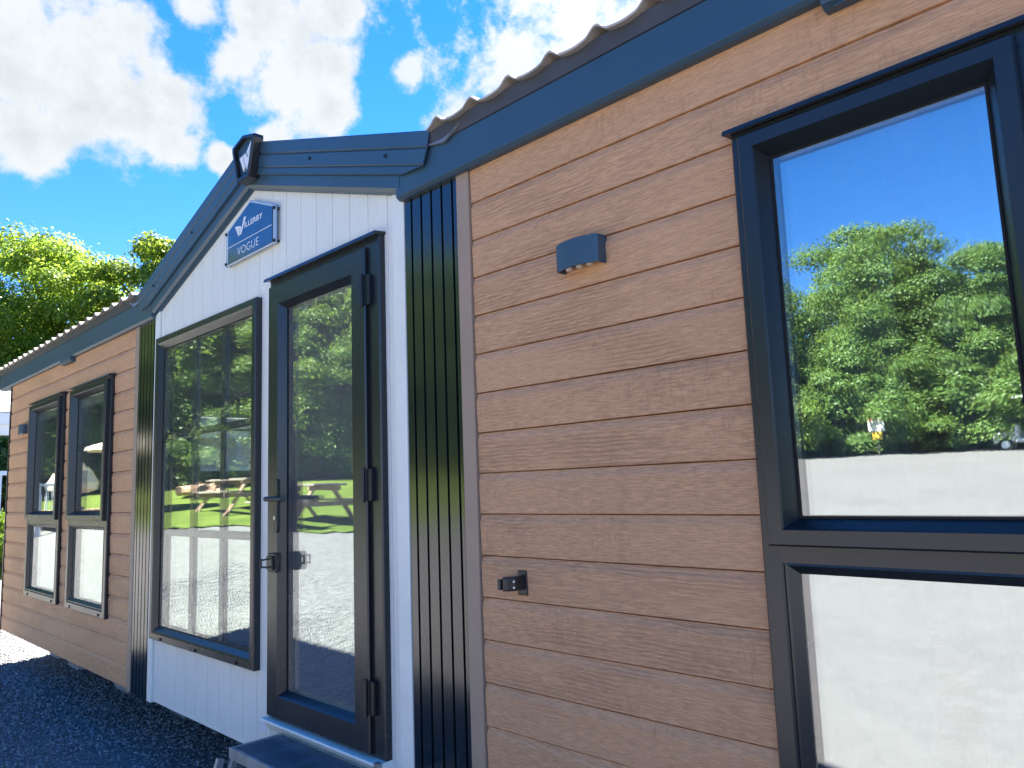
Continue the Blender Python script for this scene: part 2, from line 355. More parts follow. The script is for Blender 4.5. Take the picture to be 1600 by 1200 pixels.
def TH(name, loc, label, cat, group=None):
    o = thing(name, loc, label, cat, group); PB[o.name] = tuple(loc); return o

# ------------------------------------------------------------------ terrain
def h(x, y):
    s_ = max(0., -y-1.5); X = max(0., -x-2)
    k = min(1, s_/4); k = k*k*(3-2*k)
    b = 0.0
    return -1.87+.07*min(s_, 45)+min(X, 60)*(.03+.025*k)+b
def grid_mesh(name, xs, ys, off, mat, keep=None, kind='structure'):
    idx = {}; vs = []; fs = []
    def vi(i, j):
        if (i, j) not in idx:
            idx[(i, j)] = len(vs); x, y = xs[i], ys[j]
            jx = jy = 0.0
            vs.append(((x)*S, (y)*S, (h(x, y)+off+G0+.02*noise.noise((x*.6, y*.6, 0)))*S))
        return idx[(i, j)]
    for i in range(len(xs)-1):
        for j in range(len(ys)-1):
            if keep is None or keep((xs[i]+xs[i+1])/2, (ys[j]+ys[j+1])/2):
                fs.append((vi(i, j), vi(i+1, j), vi(i+1, j+1), vi(i, j+1)))
    me = bpy.data.meshes.new(name); me.from_pydata(vs, [], fs); me.materials.append(mat); me.shade_smooth()
    o = bpy.data.objects.new(name, me); COL.objects.link(o); o['kind'] = kind; return o
xsF = [-900, -400, -200, -120, -80] + list(np.arange(-64, 30, 2.0)) + [40, 80, 150, 400, 900]
ysF = [-900, -400, -200, -120, -80] + list(np.arange(-60, 30, 2.0)) + [40, 80, 150, 400, 900]
grid_mesh('ground', xsF, ysF, -.035, M['earth'])
gp = [(-13.2, -7.3), (-14.0, -6.35), (-15.5, -6.1), (-16.8, -6.0), (-18.2, -5.0), (-20.5, -4.4), (-30, -4.2), (-45, -4), (-45, -40), (-20, -26), (-12.5, -13)]
def inpoly(x, y, P=gp):
    c = False; j = len(P)-1
    for i in range(len(P)):
        if (P[i][1] > y) != (P[j][1] > y) and x < (P[j][0]-P[i][0])*(y-P[i][1])/(P[j][1]-P[i][1])+P[i][0]: c = not c
        j = i
    return c
def treeline_s(x):   # how far out the open ground reaches in front of the wood
    pts = [(-40, 9), (-31, 12), (-27, 15), (-22, 21), (-17, 25.5), (-13.6, 27.6), (-11, 30.6), (-7, 33), (-3, 34.5), (3, 36), (20, 38)]
    return float(np.interp(x, [p[0] for p in pts], [p[1] for p in pts]))
grid_mesh('gravel_yard', list(np.arange(-27, 14.01, .33)), list(np.arange(-38, 8.01, .33)), 0.0, M['gravel'],
          lambda x, y: not inpoly(x, y) and -y < treeline_s(x)+1.2*noise.noise((x*.7, y*.7, 2)))
grid_mesh('lawn', list(np.arange(-46, -12, .3)), list(np.arange(-36, -3.9, .3)), .02, M['grass'],
          lambda x, y: inpoly(x+.12*noise.noise((x*2, y*2, 5)), y+.12*noise.noise((x*2, y*2, 9))))

def cloud_mesh(name, P, F, mat, smooth_=False):
    me = bpy.data.meshes.new(name); nv = len(P); k = F.shape[1]; nf = len(F)
    me.vertices.add(nv); me.vertices.foreach_set('co', P.astype(np.float32).ravel())
    me.loops.add(nf*k); me.loops.foreach_set('vertex_index', F.astype(np.int32).ravel())
    me.polygons.add(nf); me.polygons.foreach_set('loop_start', np.arange(0, nf*k, k, dtype=np.int32))
    me.update(calc_edges=True); me.materials.append(mat); return me
# loose stones where the yard is near enough to see them
def stones():
    n = 110000
    x = rng.uniform(-13.2, -2.2, n); y = rng.uniform(-4.4, 1.6, n)
    kp = rng.random(n) < np.clip((y+4.4)/2.2, 0, 1)*np.clip((-x-3.6)/1.8, 0, 1)*np.clip((x+13.2)/1.2, 0, 1); x = x[kp]; y = y[kp]; n = len(x)
    hv = np.array([h(a, b) for a, b in zip(x, y)]) + G0
    sz = rng.uniform(.008, .019, n)
    o8 = np.array([(1, 0, 0), (0, 1, 0), (-1, 0, 0), (0, -1, 0), (0, 0, .75), (0, 0, -.5)], float)
    P = o8[None]*sz[:, None, None]*rng.uniform(.6, 1.25, (n, 6, 1))
    th = rng.uniform(0, 6.28, n); c, s_ = np.cos(th)[:, None], np.sin(th)[:, None]
    Q = np.stack([P[..., 0]*c-P[..., 1]*s_, P[..., 0]*s_+P[..., 1]*c, P[..., 2]+rng.uniform(-.003, .007, (n, 1))], -1)
    Q += np.stack([x, y, hv], -1)[:, None]
    T = np.array([(0, 1, 4), (1, 2, 4), (2, 3, 4), (3, 0, 4), (1, 0, 5), (2, 1, 5), (3, 2, 5), (0, 3, 5)])
    F = (T[None]+np.arange(n)[:, None, None]*6).reshape(-1, 3)
    me = cloud_mesh('gravel', (Q*S).reshape(-1, 3), F, M['stone']); o = bpy.data.objects.new('gravel', me); COL.objects.link(o)
    tag(o, 'loose grey gravel chippings spread over the yard beside and under the lodge', 'gravel', kind='stuff')
stones()

# ------------------------------------------------------------------ the lodge
LX0, LX1, WB, WT = -9.6, 3.6, -1.306, 1.26
lodge = TH('holiday_lodge', (-3.97, 1.7, -1.9), 'long single-storey lodge clad in brown boards with white gabled entrance bay and dark slats', 'lodge')
def part(mb, name, m, **k):
    k.setdefault('base', (mb.v[0][0], 0, mb.v[0][2])); return mb.build(name, M[m], lodge, **k)
W1 = (-8.62, -7.53, -.885, .94); W2 = (-7.27, -6.26, -.885, .94); WW = (-5.335, -3.87, -.91, 1.065); DR = (-3.715, -2.715, -1.10, 1.12); WR = (-1.005, .66, -.90, .955)
holes = [(a+.03, b-.03, c+.03, d-.03) for a, b, c, d in (W1, W2, WW, DR, WR)]
def cells(mb, x0, x1, z0, z1, hs, y0, y1):
    xs = sorted({x0, x1, *[v for q in hs for v in q[:2] if x0 < v < x1]}); zs = sorted({z0, z1, *[v for q in hs for v in q[2:] if z0 < v < z1]})
    for i in range(len(xs)-1):
        col = []
        for j in range(len(zs)-1):
            cx, cz = (xs[i]+xs[i+1])/2, (zs[j]+zs[j+1])/2
            if any(q[0] < cx < q[1] and q[2] < cz < q[3] for q in hs): col.append(0)
            else: col.append(1)
        j = 0
        while j < len(col):
            if col[j]:
                k = j
                while k+1 < len(col) and col[k+1]: k += 1
                mb.box(xs[i], xs[i+1], y0, y1, zs[j], zs[k+1]); j = k+1
            else: j += 1
    return mb
mb = MB(); cells(mb, LX0, LX1, WB+.01, WT+.12, holes, .03, .10)
mb.alongy([(-5.40, WT+.12), (-2.55, WT+.12), (-3.97, 1.84)], .03, .10)
part(mb, 'inner_wall', 'gasket')
DY = 3.45
bw = [(-13.6+1.2, -11.4, .1, 1.0)]
backholes = [(-4.3, -2.7, -.9, 1.0), (.4, 2.4, -.7, 1.0)]  # unseen openings, added and enlarged so daylight brightens the interior
part(cells(MB(), LX0, LX1, WB+.01, WT+.1, backholes, DY-.1, DY), 'back_wall', 'interior')
part(MB().box(LX0, LX0+.08, .10, 1.90, WB+.01, WT+.1).box(LX0, LX0+.08, 2.75, DY-.1, WB+.01, WT+.1).box(LX0, LX0+.08, 1.90, 2.75, WB+.01, .22).box(LX0, LX0+.08, 1.90, 2.75, 1.05, WT+.1), 'end_wall', 'brown_trim')
ew = MB()
for a_, b_, c_, d_ in ((1.90, 2.75, .22, .29), (1.90, 2.75, .98, 1.05), (1.90, 1.97, .29, .98), (2.68, 2.75, .29, .98), (2.26, 2.31, .29, .98), (2.0, 2.7, .80, .83)): ew.box(LX0-.01, LX0+.10, a_, b_, c_, d_)
part(ew, 'end_window', 'whitepaint')
part(MB().box(LX1-.08, LX1, .10, DY-.1, WB+.01, WT+.1), 'end_wall', 'board')
part(MB().box(LX0+.08, LX1-.08, .10, DY-.1, WB+.01, WB+.22), 'floor', 'carpet')
part(MB().box(LX0+.08, LX1-.08, .10, DY-.1, WT-.02, WT+.03), 'ceiling', 'interior')
for q in (-2.35,):
    part(MB().box(q, q+.06, .12, DY-.12, WB+.23, WT-.03), 'partition', 'interior')
for b_ in backholes:
    f = part(MB().ring(b_[0], b_[1], b_[2], b_[3], [(0, DY-.12), (.09, DY-.12), (.09, DY+.01), (0, DY+.01)]).box((b_[0]+b_[1])/2-.03, (b_[0]+b_[1])/2+.03, DY-.1, DY, b_[2]+.09, b_[3]-.09), 'added_rear_window', 'whitepaint')

# brown boards: one object per board, meshes shared between equal lengths
BC = {}
def board_mesh(wd, ht):
    key = (round(wd, 4), round(ht, 4))
    if key not in BC:
        pr = [(.024, 0), (.022, -.0035), (.005, -.0037), (-.0035, -.028), (-.0045, -.035), (-.0010, -ht+.0015), (.0003, -ht+.0004), (.026, -ht+.0004), (.026, 0)]
        m_ = MB().alongx([(y, z) for y, z in pr], 0, wd)
        me = bpy.data.meshes.new('board'); me.from_pydata([(v[0]*S, v[1]*S, v[2]*S) for v in m_.v], [], m_.f)
        bm = bmesh.new(); bm.from_mesh(me); bmesh.ops.recalc_face_normals(bm, faces=bm.faces); bm.to_mesh(me); bm.free()
        me.materials.append(M['board']); BC[key] = me
    return BC[key]
def boards(x0, x1, cuts):
    tops = [WT+.03] + [1.094-.15*k for k in range(17)]
    for k in range(17):
        zt = tops[k]; zb = tops[k+1]
        if zb < WB-.02: break
        segs = [(x0, x1)]
        for (a, b, c, d) in cuts:
            if zt > c+.05 and zb < d-.02 and not (zb < c and zt-.02 < c+.06) and zt < d+.02:
                ns = []
                for (p, q) in segs:
                    if a > p and a < q: ns.append((p, a+.03)); ns.append((b-.03, q)) if b < q else None
                    else: ns.append((p, q))
                segs = ns
        for p, q in segs:
            o = bpy.data.objects.new('board', board_mesh(q-p, zt-zb)); COL.objects.link(o); o.parent = lodge
            o.location = W((p, random.uniform(-.0012, .0008), zt)) - W(PB[lodge.name])
boards(LX0+.02, -5.815, [W1, W2])
boards(-2.133, LX1-.02, [WR])
# corner trims
part(MB().alongz([(-9.615, .06), (-9.615, -.012), (-9.585, -.012), (-9.585, .06)], WB-.005, WT), 'corner_trim', 'black', bevel=.002)
part(MB().box(-5.81, -5.735, -.012, .03, WB-.012, WT), 'corner_trim', 'brown_trim', bevel=.003)
part(MB().box(-2.21, -2.138, -.012, .03, WB-.012, WT), 'corner_trim', 'brown_trim', bevel=.003)
part(MB().box(LX0, -5.8, -.006, .02, WT-.035, WT-.012), 'top_trim', 'brown_trim')
part(MB().box(-2.137, LX1, -.006, .02, WT-.035, WT-.012), 'top_trim', 'brown_trim')
# black slats either side of the bay
def slats(x0, x1):
    part(MB().box(x0, x1, .022, .029, WB, WT), 'slat_tray', 'gasket')
    p = (x1-x0)*.196; gr = [x0+(x1-x0)*.141+p*k for k in range(5)]; g = .0065
    ed = [x0]+[v for q in gr for v in (q-g, q+g)]+[x1-.001]
    for a, b in zip(ed[::2], ed[1::2]):
        part(MB().alongz([(a, .02), (a, -.009), (b, -.009), (b, .02)], WB-.01, WT), 'slat', 'slat')
slats(-5.733, -5.42); slats(-2.553, -2.212)
# white bay: vertical boards with cut-outs
ga, gs, gx = 1.96, .325, -3.97
def gtop(x, v=0.0): return ga-gs*abs(x-gx)-v
edges = [-5.34]+[-3.908+.152*k for k in range(-9, 9) if -5.34+.02 < -3.908+.152*k < -2.64-.02]+[-2.64]
for a, b in zip(edges[:-1], edges[1:]):
    a2, b2 = a+.0022, b-.0022
    segs = [(WB+.02, None)]
    cutl = []
    for q in (WW, DR):
        if q[0]+.03 < (a+b)/2 < q[1]-.03 or (q[0]+.03 < b2-.001 and q[1]-.03 > a2+.001): cutl.append(q)
    def poly(x0, x1, z0, z1):
        if z1 is None:
            pts = [(x0, z0), (x1, z0), (x1, gtop(x1, .19))]
            if x0 < gx < x1: pts.append((gx, gtop(gx, .19)))
            pts.append((x0, gtop(x0, .19))); return pts
        return [(x0, z0), (x1, z0), (x1, z1), (x0, z1)]
    pieces = []
    if not cutl: pieces.append(poly(a2, b2, WB+.02, None))
    else:
        xs_ = sorted({a2, b2, *[v for q in cutl for v in (q[0]+.03, q[1]-.03) if a2 < v < b2]})
        for x0, x1 in zip(xs_[:-1], xs_[1:]):
            inn = [q for q in cutl if q[0]+.03 < (x0+x1)/2 < q[1]-.03]
            if not inn: pieces.append(poly(x0, x1, WB+.02, None)); continue
            q = inn[0]; pieces.append(poly(x0, x1, q[3]-.03, None)); pieces.append(poly(x0, x1, WB+.02, q[2]+.03))
    for pc in pieces:
        w_m = MB().alongy(pc, 0.0, .024); part(w_m, 'white_board', 'white', bevel=.0012, segs=1)
part(MB().box(-5.418, -5.343, -.014, .03, WB-.012, WT+.02), 'white_corner_trim', 'white_trim', bevel=.003)
part(MB().box(-2.637, -2.556, -.014, .03, WB-.012, WT+.02), 'white_corner_trim', 'white_trim', bevel=.003)
part(MB().box(-5.34, -2.64, .004, .03, WB-.005, WB+.018), 'base_trim', 'white_trim')

# fascia, eaves and roof
fpr = [(.02, 1.223), (-.030, 1.223), (-.045, 1.236), (-.045, 1.378), (.02, 1.378)]
part(MB().alongx(fpr, -9.97, -5.41), 'fascia_board', 'metal', bevel=.002)
part(MB().alongx(fpr, -2.565, 3.9), 'fascia_board', 'metal', bevel=.002)
part(MB().box(-9.96, -9.62, -.03, .5, 1.23, 1.27), 'soffit', 'metal')
def tiles(x0, x1, side):
    xs = np.arange(x0, x1+.001, .0125); ys = []
    ridge = 1.72; c = .34
    rows = []
    y = -.085
    y0r = y
    k = 0
    while y < ridge:
        rows.append((y, 0.0)); ye = min(y+c, ridge); rows.append((ye-.001, -.028)); y = ye
    vs = []; 
    def wave(x):
        t = ((x+.035) / .205) % 1.0
        return .006+.030*(.5-.5*math.cos(2*math.pi*t/.5)) if t < .5 else .006*(1-.9*math.sin(math.pi*(t-.5)/.5))
    for (yy, dz) in rows:
        for x in xs:
            z = 1.432+.235*(yy+.085)+dz+wave(x)
            Y = yy if side > 0 else 2*ridge-yy
            vs.append((x, Y, z))
    n = len(xs); nr = len(rows)
    t = .008; low = [(a, b, c_-t) for a, b, c_ in vs]
    fs = []
    for r in range(nr-1):
        for i in range(n-1): fs.append((r*n+i, r*n+i+1, (r+1)*n+i+1, (r+1)*n+i))
    top = len(fs); b = len(vs)
    fs += [tuple(q+b for q in f[::-1]) for f in fs[:top]]
    for i in range(n-1): fs.append((i+1, i, i+b, i+1+b))
    for r in range(nr-1):
        fs.append((r*n, (r+1)*n, (r+1)*n+b, r*n+b)); fs.append((r*n+n-1, r*n+n-1+b, (r+1)*n+n-1+b, (r+1)*n+n-1))
    m_ = MB(); m_.add(vs+low, fs)
    return part(m_, 'tiled_roof', 'tile')
tiles(-9.95, -5.66, 1); tiles(-2.30, 3.9, 1)
tiles(-9.95, 3.9, -1)
part(MB().alongx([(1.6, 1.86), (1.72, 1.91), (1.84, 1.86)], -9.95, 3.9), 'ridge_cap', 'tile')
for a, b in ((-9.95, -5.62), (-2.32, 3.9)):
    part(MB().alongx([(-.050, 1.3785), (-.060, 1.436), (-.03, 1.436), (-.02, 1.3785)], a, b), 'eaves_strip', 'gutter')
# gable verge: folded metal plates running up each slope to the badge
def slope_piece(side, prof, d0, ends, name, m):
    n = len(prof); vs = []
    for e in (0, 1):
        for i, (v, y) in enumerate(prof):
            dx = d0 if e == 0 else (ends(v) if callable(ends) else ends)
            vs.append((gx+side*dx, y, ga-gs*dx-v))
    m_ = MB().add(vs, [tuple(range(n))[::-1], tuple(range(n, 2*n))]+[(i, (i+1) % n, (i+1) % n+n, i+n) for i in range(n)])
    return part(m_, name, m)
up = [(-.022, .05), (-.022, -.060), (-.016, -.064), (.045, -.064), (.052, -.056), (.060, -.064), (.122, -.064), (.128, -.057), (.135, -.062), (.166, -.062), (.170, -.050), (.17, .0)]
dn = [(.171, .02), (.171, -.047), (.226, -.047), (.243, -.034), (.250, -.012), (.250, .02)]
endc = lambda v: 1.665-.05*max(0, v)/.13 if v < .13 else 1.615-.16*(v-.13)/.04
for sd in (-1, 1):
    slope_piece(sd, up, 0.002, endc, 'verge_flashing', 'metal')
    slope_piece(sd, dn, 0.001, 1.432, 'verge_board', 'metal')
    # roof sheet of the cross gable running back to the ridge
    m_ = MB().prism([(0.0, 0.0), (1.66, 0.0), (1.66, .02), (0.0, .02)], lambda p: (gx+sd*p[0], .051, ga-gs*p[0]-p[1]-.002), lambda p: (gx+sd*p[0], 1.75, ga-gs*p[0]-p[1]-.002))
    part(m_, 'gable_roof_sheet', 'metal')
    for dx, v in ((.72, .085), (1.36, .085)):
        X, Z = gx+sd*dx, ga-gs*dx-v
        part(MB().tube((X, -.062, Z), (X, -.071, Z), .008), 'screw', 'black')
part(MB().add([(-2.34, -.055, 1.385), (-2.22, -.062, 1.36), (-2.12, -.062, 1.405), (-2.13, -.03, 1.455), (-2.27, -.03, 1.43),
               (-2.34, -.045, 1.385), (-2.22, -.052, 1.36), (-2.12, -.052, 1.405), (-2.13, -.02, 1.455), (-2.27, -.02, 1.43)],
              [(0, 1, 2, 3, 4), (9, 8, 7, 6, 5)]+[(i, i+5, (i+1) % 5+5, (i+1) % 5) for i in range(5)]), 'valley_flashing', 'lead')
part(MB().add([(-5.60, -.055, 1.385), (-5.72, -.062, 1.36), (-5.82, -.062, 1.405), (-5.81, -.03, 1.455), (-5.67, -.03, 1.43),
               (-5.60, -.045, 1.385), (-5.72, -.052, 1.36), (-5.82, -.052, 1.405), (-5.81, -.02, 1.455), (-5.67, -.02, 1.43)],
              [(4, 3, 2, 1, 0), (5, 6, 7, 8, 9)]+[(i, (i+1) % 5, (i+1) % 5+5, i+5) for i in range(5)]), 'valley_flashing', 'lead')

# windows
def sub(mb, name, m, par, **k):
    k.setdefault('base', (mb.v[0][0], mb.v[0][1], mb.v[0][2])); return mb.build(name, M[m], par, **k)
FP = lambda w, y: [(0, .03), (0, y+.006), (.006, y), (w-.012, y), (w, y+.012), (w, .03)]
def sash(par, x0, x1, z0, z1, w, yf, gm, yg=-.004, name='sash'):
    s_ = sub(MB().ring(x0, x1, z0, z1, [(0, .0), (0, yf+.006), (.005, yf), (w-.030, yf), (w-.026, yf+.006), (w-.004, yg-.004), (w, yg+.004), (w, .02), (.01, .02)]), name, 'frame', par)
    sub(MB().ring(x0+w-.003, x1-w+.003, z0+w-.003, z1-w+.003, [(0, yg+.002), (0, yg-.004), (.006, yg-.004), (.006, yg+.002)]), 'gasket', 'gasket', par)
    sub(MB().box(x0+w-.006, x1-w+.006, yg, yg+.006, z0+w-.006, z1-w+.006), 'pane', gm, par)
    sub(MB().box(x0+w-.006, x1-w+.006, .017, .0195, z0+w-.006, z1-w+.006), 'inner_pane', 'glass_inner', par)
    return s_
def window(q, tz, gm, grp_x=None, clips=True):
    x0, x1, z0, z1 = q
    f = part(MB().ring(x0, x1, z0, z1, FP(.062, -.030)), 'window', 'frame', base=(x0, 0, z0))
    xs = [x0]+(grp_x or [])+[x1]
    for i in range(len(xs)-1):
        a = xs[i]+(.028 if i == 0 else .02); b = xs[i+1]-(.028 if i == len(xs)-2 else .02)
        if tz is None: pass
        # upper opening sash and lower fixed light
        sash(f, a+.004, b-.004, tz+.022, z1-.026, .071, -.058, gm)
        sub(MB().ring(xs[i]+.060 if i == 0 else xs[i]+.02, xs[i+1]-.060 if i == len(xs)-2 else xs[i+1]-.02, z0+.06, tz-.02, [(0, .0), (0, -.028), (.008, -.030), (.030, -.008), (.030, .0)]), 'glazing_bead', 'frame', f)
        A, B = (xs[i]+.088 if i == 0 else xs[i]+.048), (xs[i+1]-.088 if i == len(xs)-2 else xs[i+1]-.048)
        sub(MB().box(A-.006, B+.006, -.004, .002, z0+.082, tz-.042), 'pane', gm, f)
        sub(MB().box(A-.006, B+.006, .017, .0195, z0+.082, tz-.042), 'inner_pane', 'glass_inner', f)
    sub(MB().box(x0+.05, x1-.05, -.029, .02, tz-.022, tz+.030), 'transom', 'frame', f)
    for m_ in (grp_x or []): sub(MB().box(m_-.03, m_+.03, -.029, .02, z0+.05, z1-.05), 'mullion', 'frame', f)
    sub(MB().alongx([(.02, z1+.012), (-.052, z1+.006), (-.056, z1-.008), (-.030, z1-.004), (.02, z1-.001)], x0-.012, x1+.012), 'drip_cap', 'frame', f)
    for xx in (x0+.14, x1-.14): sub(MB().box(xx-.012, xx+.012, -.036, -.0295, z0+.012, z0+.030), 'drain_cover', 'black', f)
    return f
def furnish(x0, x1, z0, z1, inset=.13, cw=.22):
    zz1 = min(z1+.05, 1.18)
    for a, b in ((x0+inset-.12, x0+inset-.12+cw), (x1-inset+.12-cw, x1-inset+.12)):
        n = max(6, int((b-a)/.012)); pts = [(a+(b-a)*i/n, .20+.016*math.sin(i*1.25)) for i in range(n+1)]
        m_ = MB(); vs = [(x, y, zz1) for x, y in pts]+[(x, y, z0+.02) for x, y in pts]+[(x, y+.004, zz1) for x, y in pts]+[(x, y+.004, z0+.02) for x, y in pts]
        k = n+1; fs = [(i, i+1, i+1+k, i+k) for i in range(n)]+[(i+2*k, i+3*k, i+1+3*k, i+1+2*k) for i in range(n)]
        m_.add(vs, fs); part(m_, 'curtain', 'curtain', smooth_=True)
for q in (W1, W2):
    window(q, -.190, 'glass_wavy'); furnish(*q)
    part(MB().box(q[0]+.09, q[1]-.09, .018, .040, q[3]-.17, q[3]-.07), 'bounce_light_strip', 'bounce_light')  # cream strip put in for ground light caught under the sash reveal
window(WR, -.205, 'glass', [-.290]); 
furnish(-1.0, -.28, -.9, .955, cw=.30); furnish(-.28, .66, -.9, .955)
# big bay window with lattice bars between the panes
x0, x1, z0, z1 = WW
f = part(MB().ring(x0, x1, z0, z1, [(0, .03), (0, -.034), (.006, -.040), (.040, -.040), (.052, -.034), (.078, -.010), (.080, .03)]), 'window', 'frame', base=(x0, 0, z0))
sub(MB().ring(x0+.078, x1-.078, z0+.078, z1-.078, [(0, .0), (0, -.010), (.007, -.010), (.007, 0)]), 'gasket', 'gasket', f)
sub(MB().box(x0+.074, x1-.074, -.006, 0.0, z0+.074, z1-.074), 'pane', 'glass_wavy', f)
sub(MB().box(x0+.081, x1-.081, .0185, .0215, z0+.081, z1-.081), 'inner_pane', 'glass_inner', f)
for bx in (-4.785, -4.36): sub(MB().box(bx-.024, bx+.024, .003, .016, z0+.08, z1-.08), 'lattice_bar', 'frame', f)
for bz in (.39, -.232): sub(MB().box(x0+.08, x1-.08, .0035, .0165, bz-.022, bz+.022), 'lattice_bar', 'frame', f)
for xx in (x0+.2, (x0+x1)/2, x1-.2): sub(MB().box(xx-.012, xx+.012, -.047, -.0395, z0+.008, z0+.024), 'drain_cover', 'black', f)
furnish(*WW, cw=.16)
part(MB().box(-5.2, -3.8, 1.4, 2.3, WB+.24, -.72), 'sofa', 'sofa', bevel=.04)
part(MB().box(-5.2, -3.8, 2.1, 2.3, -.74, -.35), 'sofa_back', 'sofa', bevel=.04)

# entrance door
x0, x1, z0, z1 = DR
door = part(MB().ring(x0, x1, z0, z1, [(0, .03), (0, -.028), (.006, -.034), (.075, -.034), (.075, .03)]), 'door_frame', 'frame', base=(x0, 0, z0))
lx0, lx1, lz0, lz1 = x0+.02, x1-.085, z0+.012, z1-.045
leaf = sub(MB().ring(lx0, lx1, lz0, lz1, [(0, .01), (0, -.048), (.006, -.054), (.104, -.054), (.110, -.046), (.130, -.016), (.134, .01)]), 'door_leaf', 'frame', door)
sub(MB().ring(lx0+.132, lx1-.132, lz0+.10, lz1-.115+.0, [(0, .0), (0, -.012), (.007, -.012), (.007, 0)]), 'gasket', 'gasket', door)
sub(MB().box(lx0+.125, lx1-.125, -.010, -.004, lz0+.10, lz1-.11), 'pane', 'glass_door', door)
sub(MB().box(lx0+.135, lx1-.135, .006, .009, lz0+.135, lz1-.135), 'inner_pane', 'glass_inner', door)
sub(MB().box(lx1+.004, lx1+.014, -.036, -.033, z0+.02, z1-.06), 'shadow_gap', 'gasket', door)
sub(MB().alongx([(.02, z1+.014), (-.06, z1+.006), (-.066, z1-.012), (-.034, z1-.004), (.02, z1-.001)], x0-.015, x1+.008), 'drip_cap', 'frame', door)
for hz in (.875, .017, -.86):
    hb = sub(MB().box(-2.842, -2.812, -.068, -.054, hz-.068, hz+.068), 'hinge', 'black', door, bevel=.004)
    sub(MB().box(-2.802, -2.765, -.054, -.0345, hz-.068, hz+.068), 'hinge_plate', 'black', door, bevel=.003)
    sub(MB().tube((-2.808, -.064, hz-.075), (-2.808, -.064, hz+.075), .009), 'hinge_pin', 'black', door, smooth_=False)
# handle
pl = MB().alongy([(-3.612, -.19), (-3.606, -.20), (-3.575, -.20), (-3.569, -.19), (-3.569, .055), (-3.575, .065), (-3.606, .065), (-3.612, .055)], -.066, -.0545)
sub(pl, 'handle_plate', 'black', door, bevel=.002)
sub(MB().tube((-3.590, -.066, -.032), (-3.590, -.112, -.032), .013), 'handle_stem', 'black', door)
sub(MB().tube((-3.604, -.110, -.032), (-3.440, -.104, -.034), .0125, 12, .010), 'handle_lever', 'black', door, smooth_=False)
sub(MB().tube((-3.590, -.066, -.128), (-3.590, -.070, -.128), .011), 'lock_cylinder', 'steel', door)
# hold-back catch on the door
cb = sub(MB().box(-3.640, -3.560, -.078, -.0545, -.392, -.300), 'door_catch', 'black', door, bevel=.004)
sub(MB().box(-3.628, -3.572, -.092, -.078, -.380, -.312), 'catch_body', 'black', door, bevel=.003)
sub(MB().beam((-3.600, -.092, -.325), (-3.612, -.128, -.330), .014, .008).beam((-3.600, -.092, -.367), (-3.612, -.128, -.362), .014, .008).tube((-3.612, -.128, -.322), (-3.612, -.128, -.370), .005), 'catch_yoke', 'black', door)
# white sill under the door
sub(MB().alongx([(.0, -1.098), (-.070, -1.103), (-.074, -1.112), (-.058, -1.116), (-.030, -1.162), (.0, -1.162)], x0-.01, x1+.004), 'door_sill', 'white_trim', door, bevel=.002)
sub(MB().box(x1-.02, x1+.006, -.078, -.055, -1.112, -1.096), 'sill_end', 'steel', door)
part(MB().box(-3.86, -3.80, -.002, .0, -1.205, -1.150), 'paper_sticker', 'whitemark')
# vents under the eaves
for vx in (-7.60, -.715):
    v_ = part(MB().alongx([(0, 1.242), (-.045, 1.238), (-.055, 1.225), (-.050, 1.196), (-.03, 1.186), (0, 1.186)], vx, vx+.30), 'awning_light', 'metal', bevel=.003)
    sub(MB().box(vx+.03, vx+.27, -.04, -.012, 1.183, 1.187), 'lens', 'metal', v_)
# steel chassis rail and block piers under the floor
part(MB().box(LX0+.3, LX1-.3, .75, .83, WB-.14, WB+.009), 'chassis_rail', 'gasket')
part(MB().box(LX0+.3, LX1-.3, 2.6, 2.68, WB-.14, WB+.009), 'chassis_rail', 'gasket')
for i, (px_, py_, lb) in enumerate([(-9.84, .55, 'far left'), (-8.77, .56, ''), (-7.55, .62, ''), (-6.50, .70, ''), (-4.6, .72, ''), (-2.6, .72, ''), (-.6, .72, ''), (1.4, .72, '')]):
    zb = h(px_, py_)-.01
    if i == 0: px_ = -9.4
    t_ = TH('block_pier', (px_, py_, zb), (['pale concrete block pier under the far left end of the lodge', 'concrete block pier under the lodge below the leftmost narrow window', 'concrete block pier under the lodge just left of the black slats', 'concrete block pier under the white bay left of the step', 'concrete block pier hidden under the floor behind the step', 'concrete block pier hidden under the floor right of the door', 'concrete block pier hidden under the floor below the large right window', 'concrete block pier hidden under the right end of the lodge'][i]), 'block pier', 'concrete block piers under the lodge')
    nb = 2; hh_ = (WB+.008-(.14 if False else 0.0)-zb)/nb
    for k in range(nb):
        o = MB().box(px_-.17, px_+.17, py_-.10, py_+.02, zb+k*hh_, zb+(k+1)*hh_-.004).build('block', M['concrete'], t_, base=(px_, py_, zb), bevel=.006)

# ------------------------------------------------------------------ fittings on the wall
def polyplate(pts, y0, y1): return MB().alongy(pts, y0, y1)
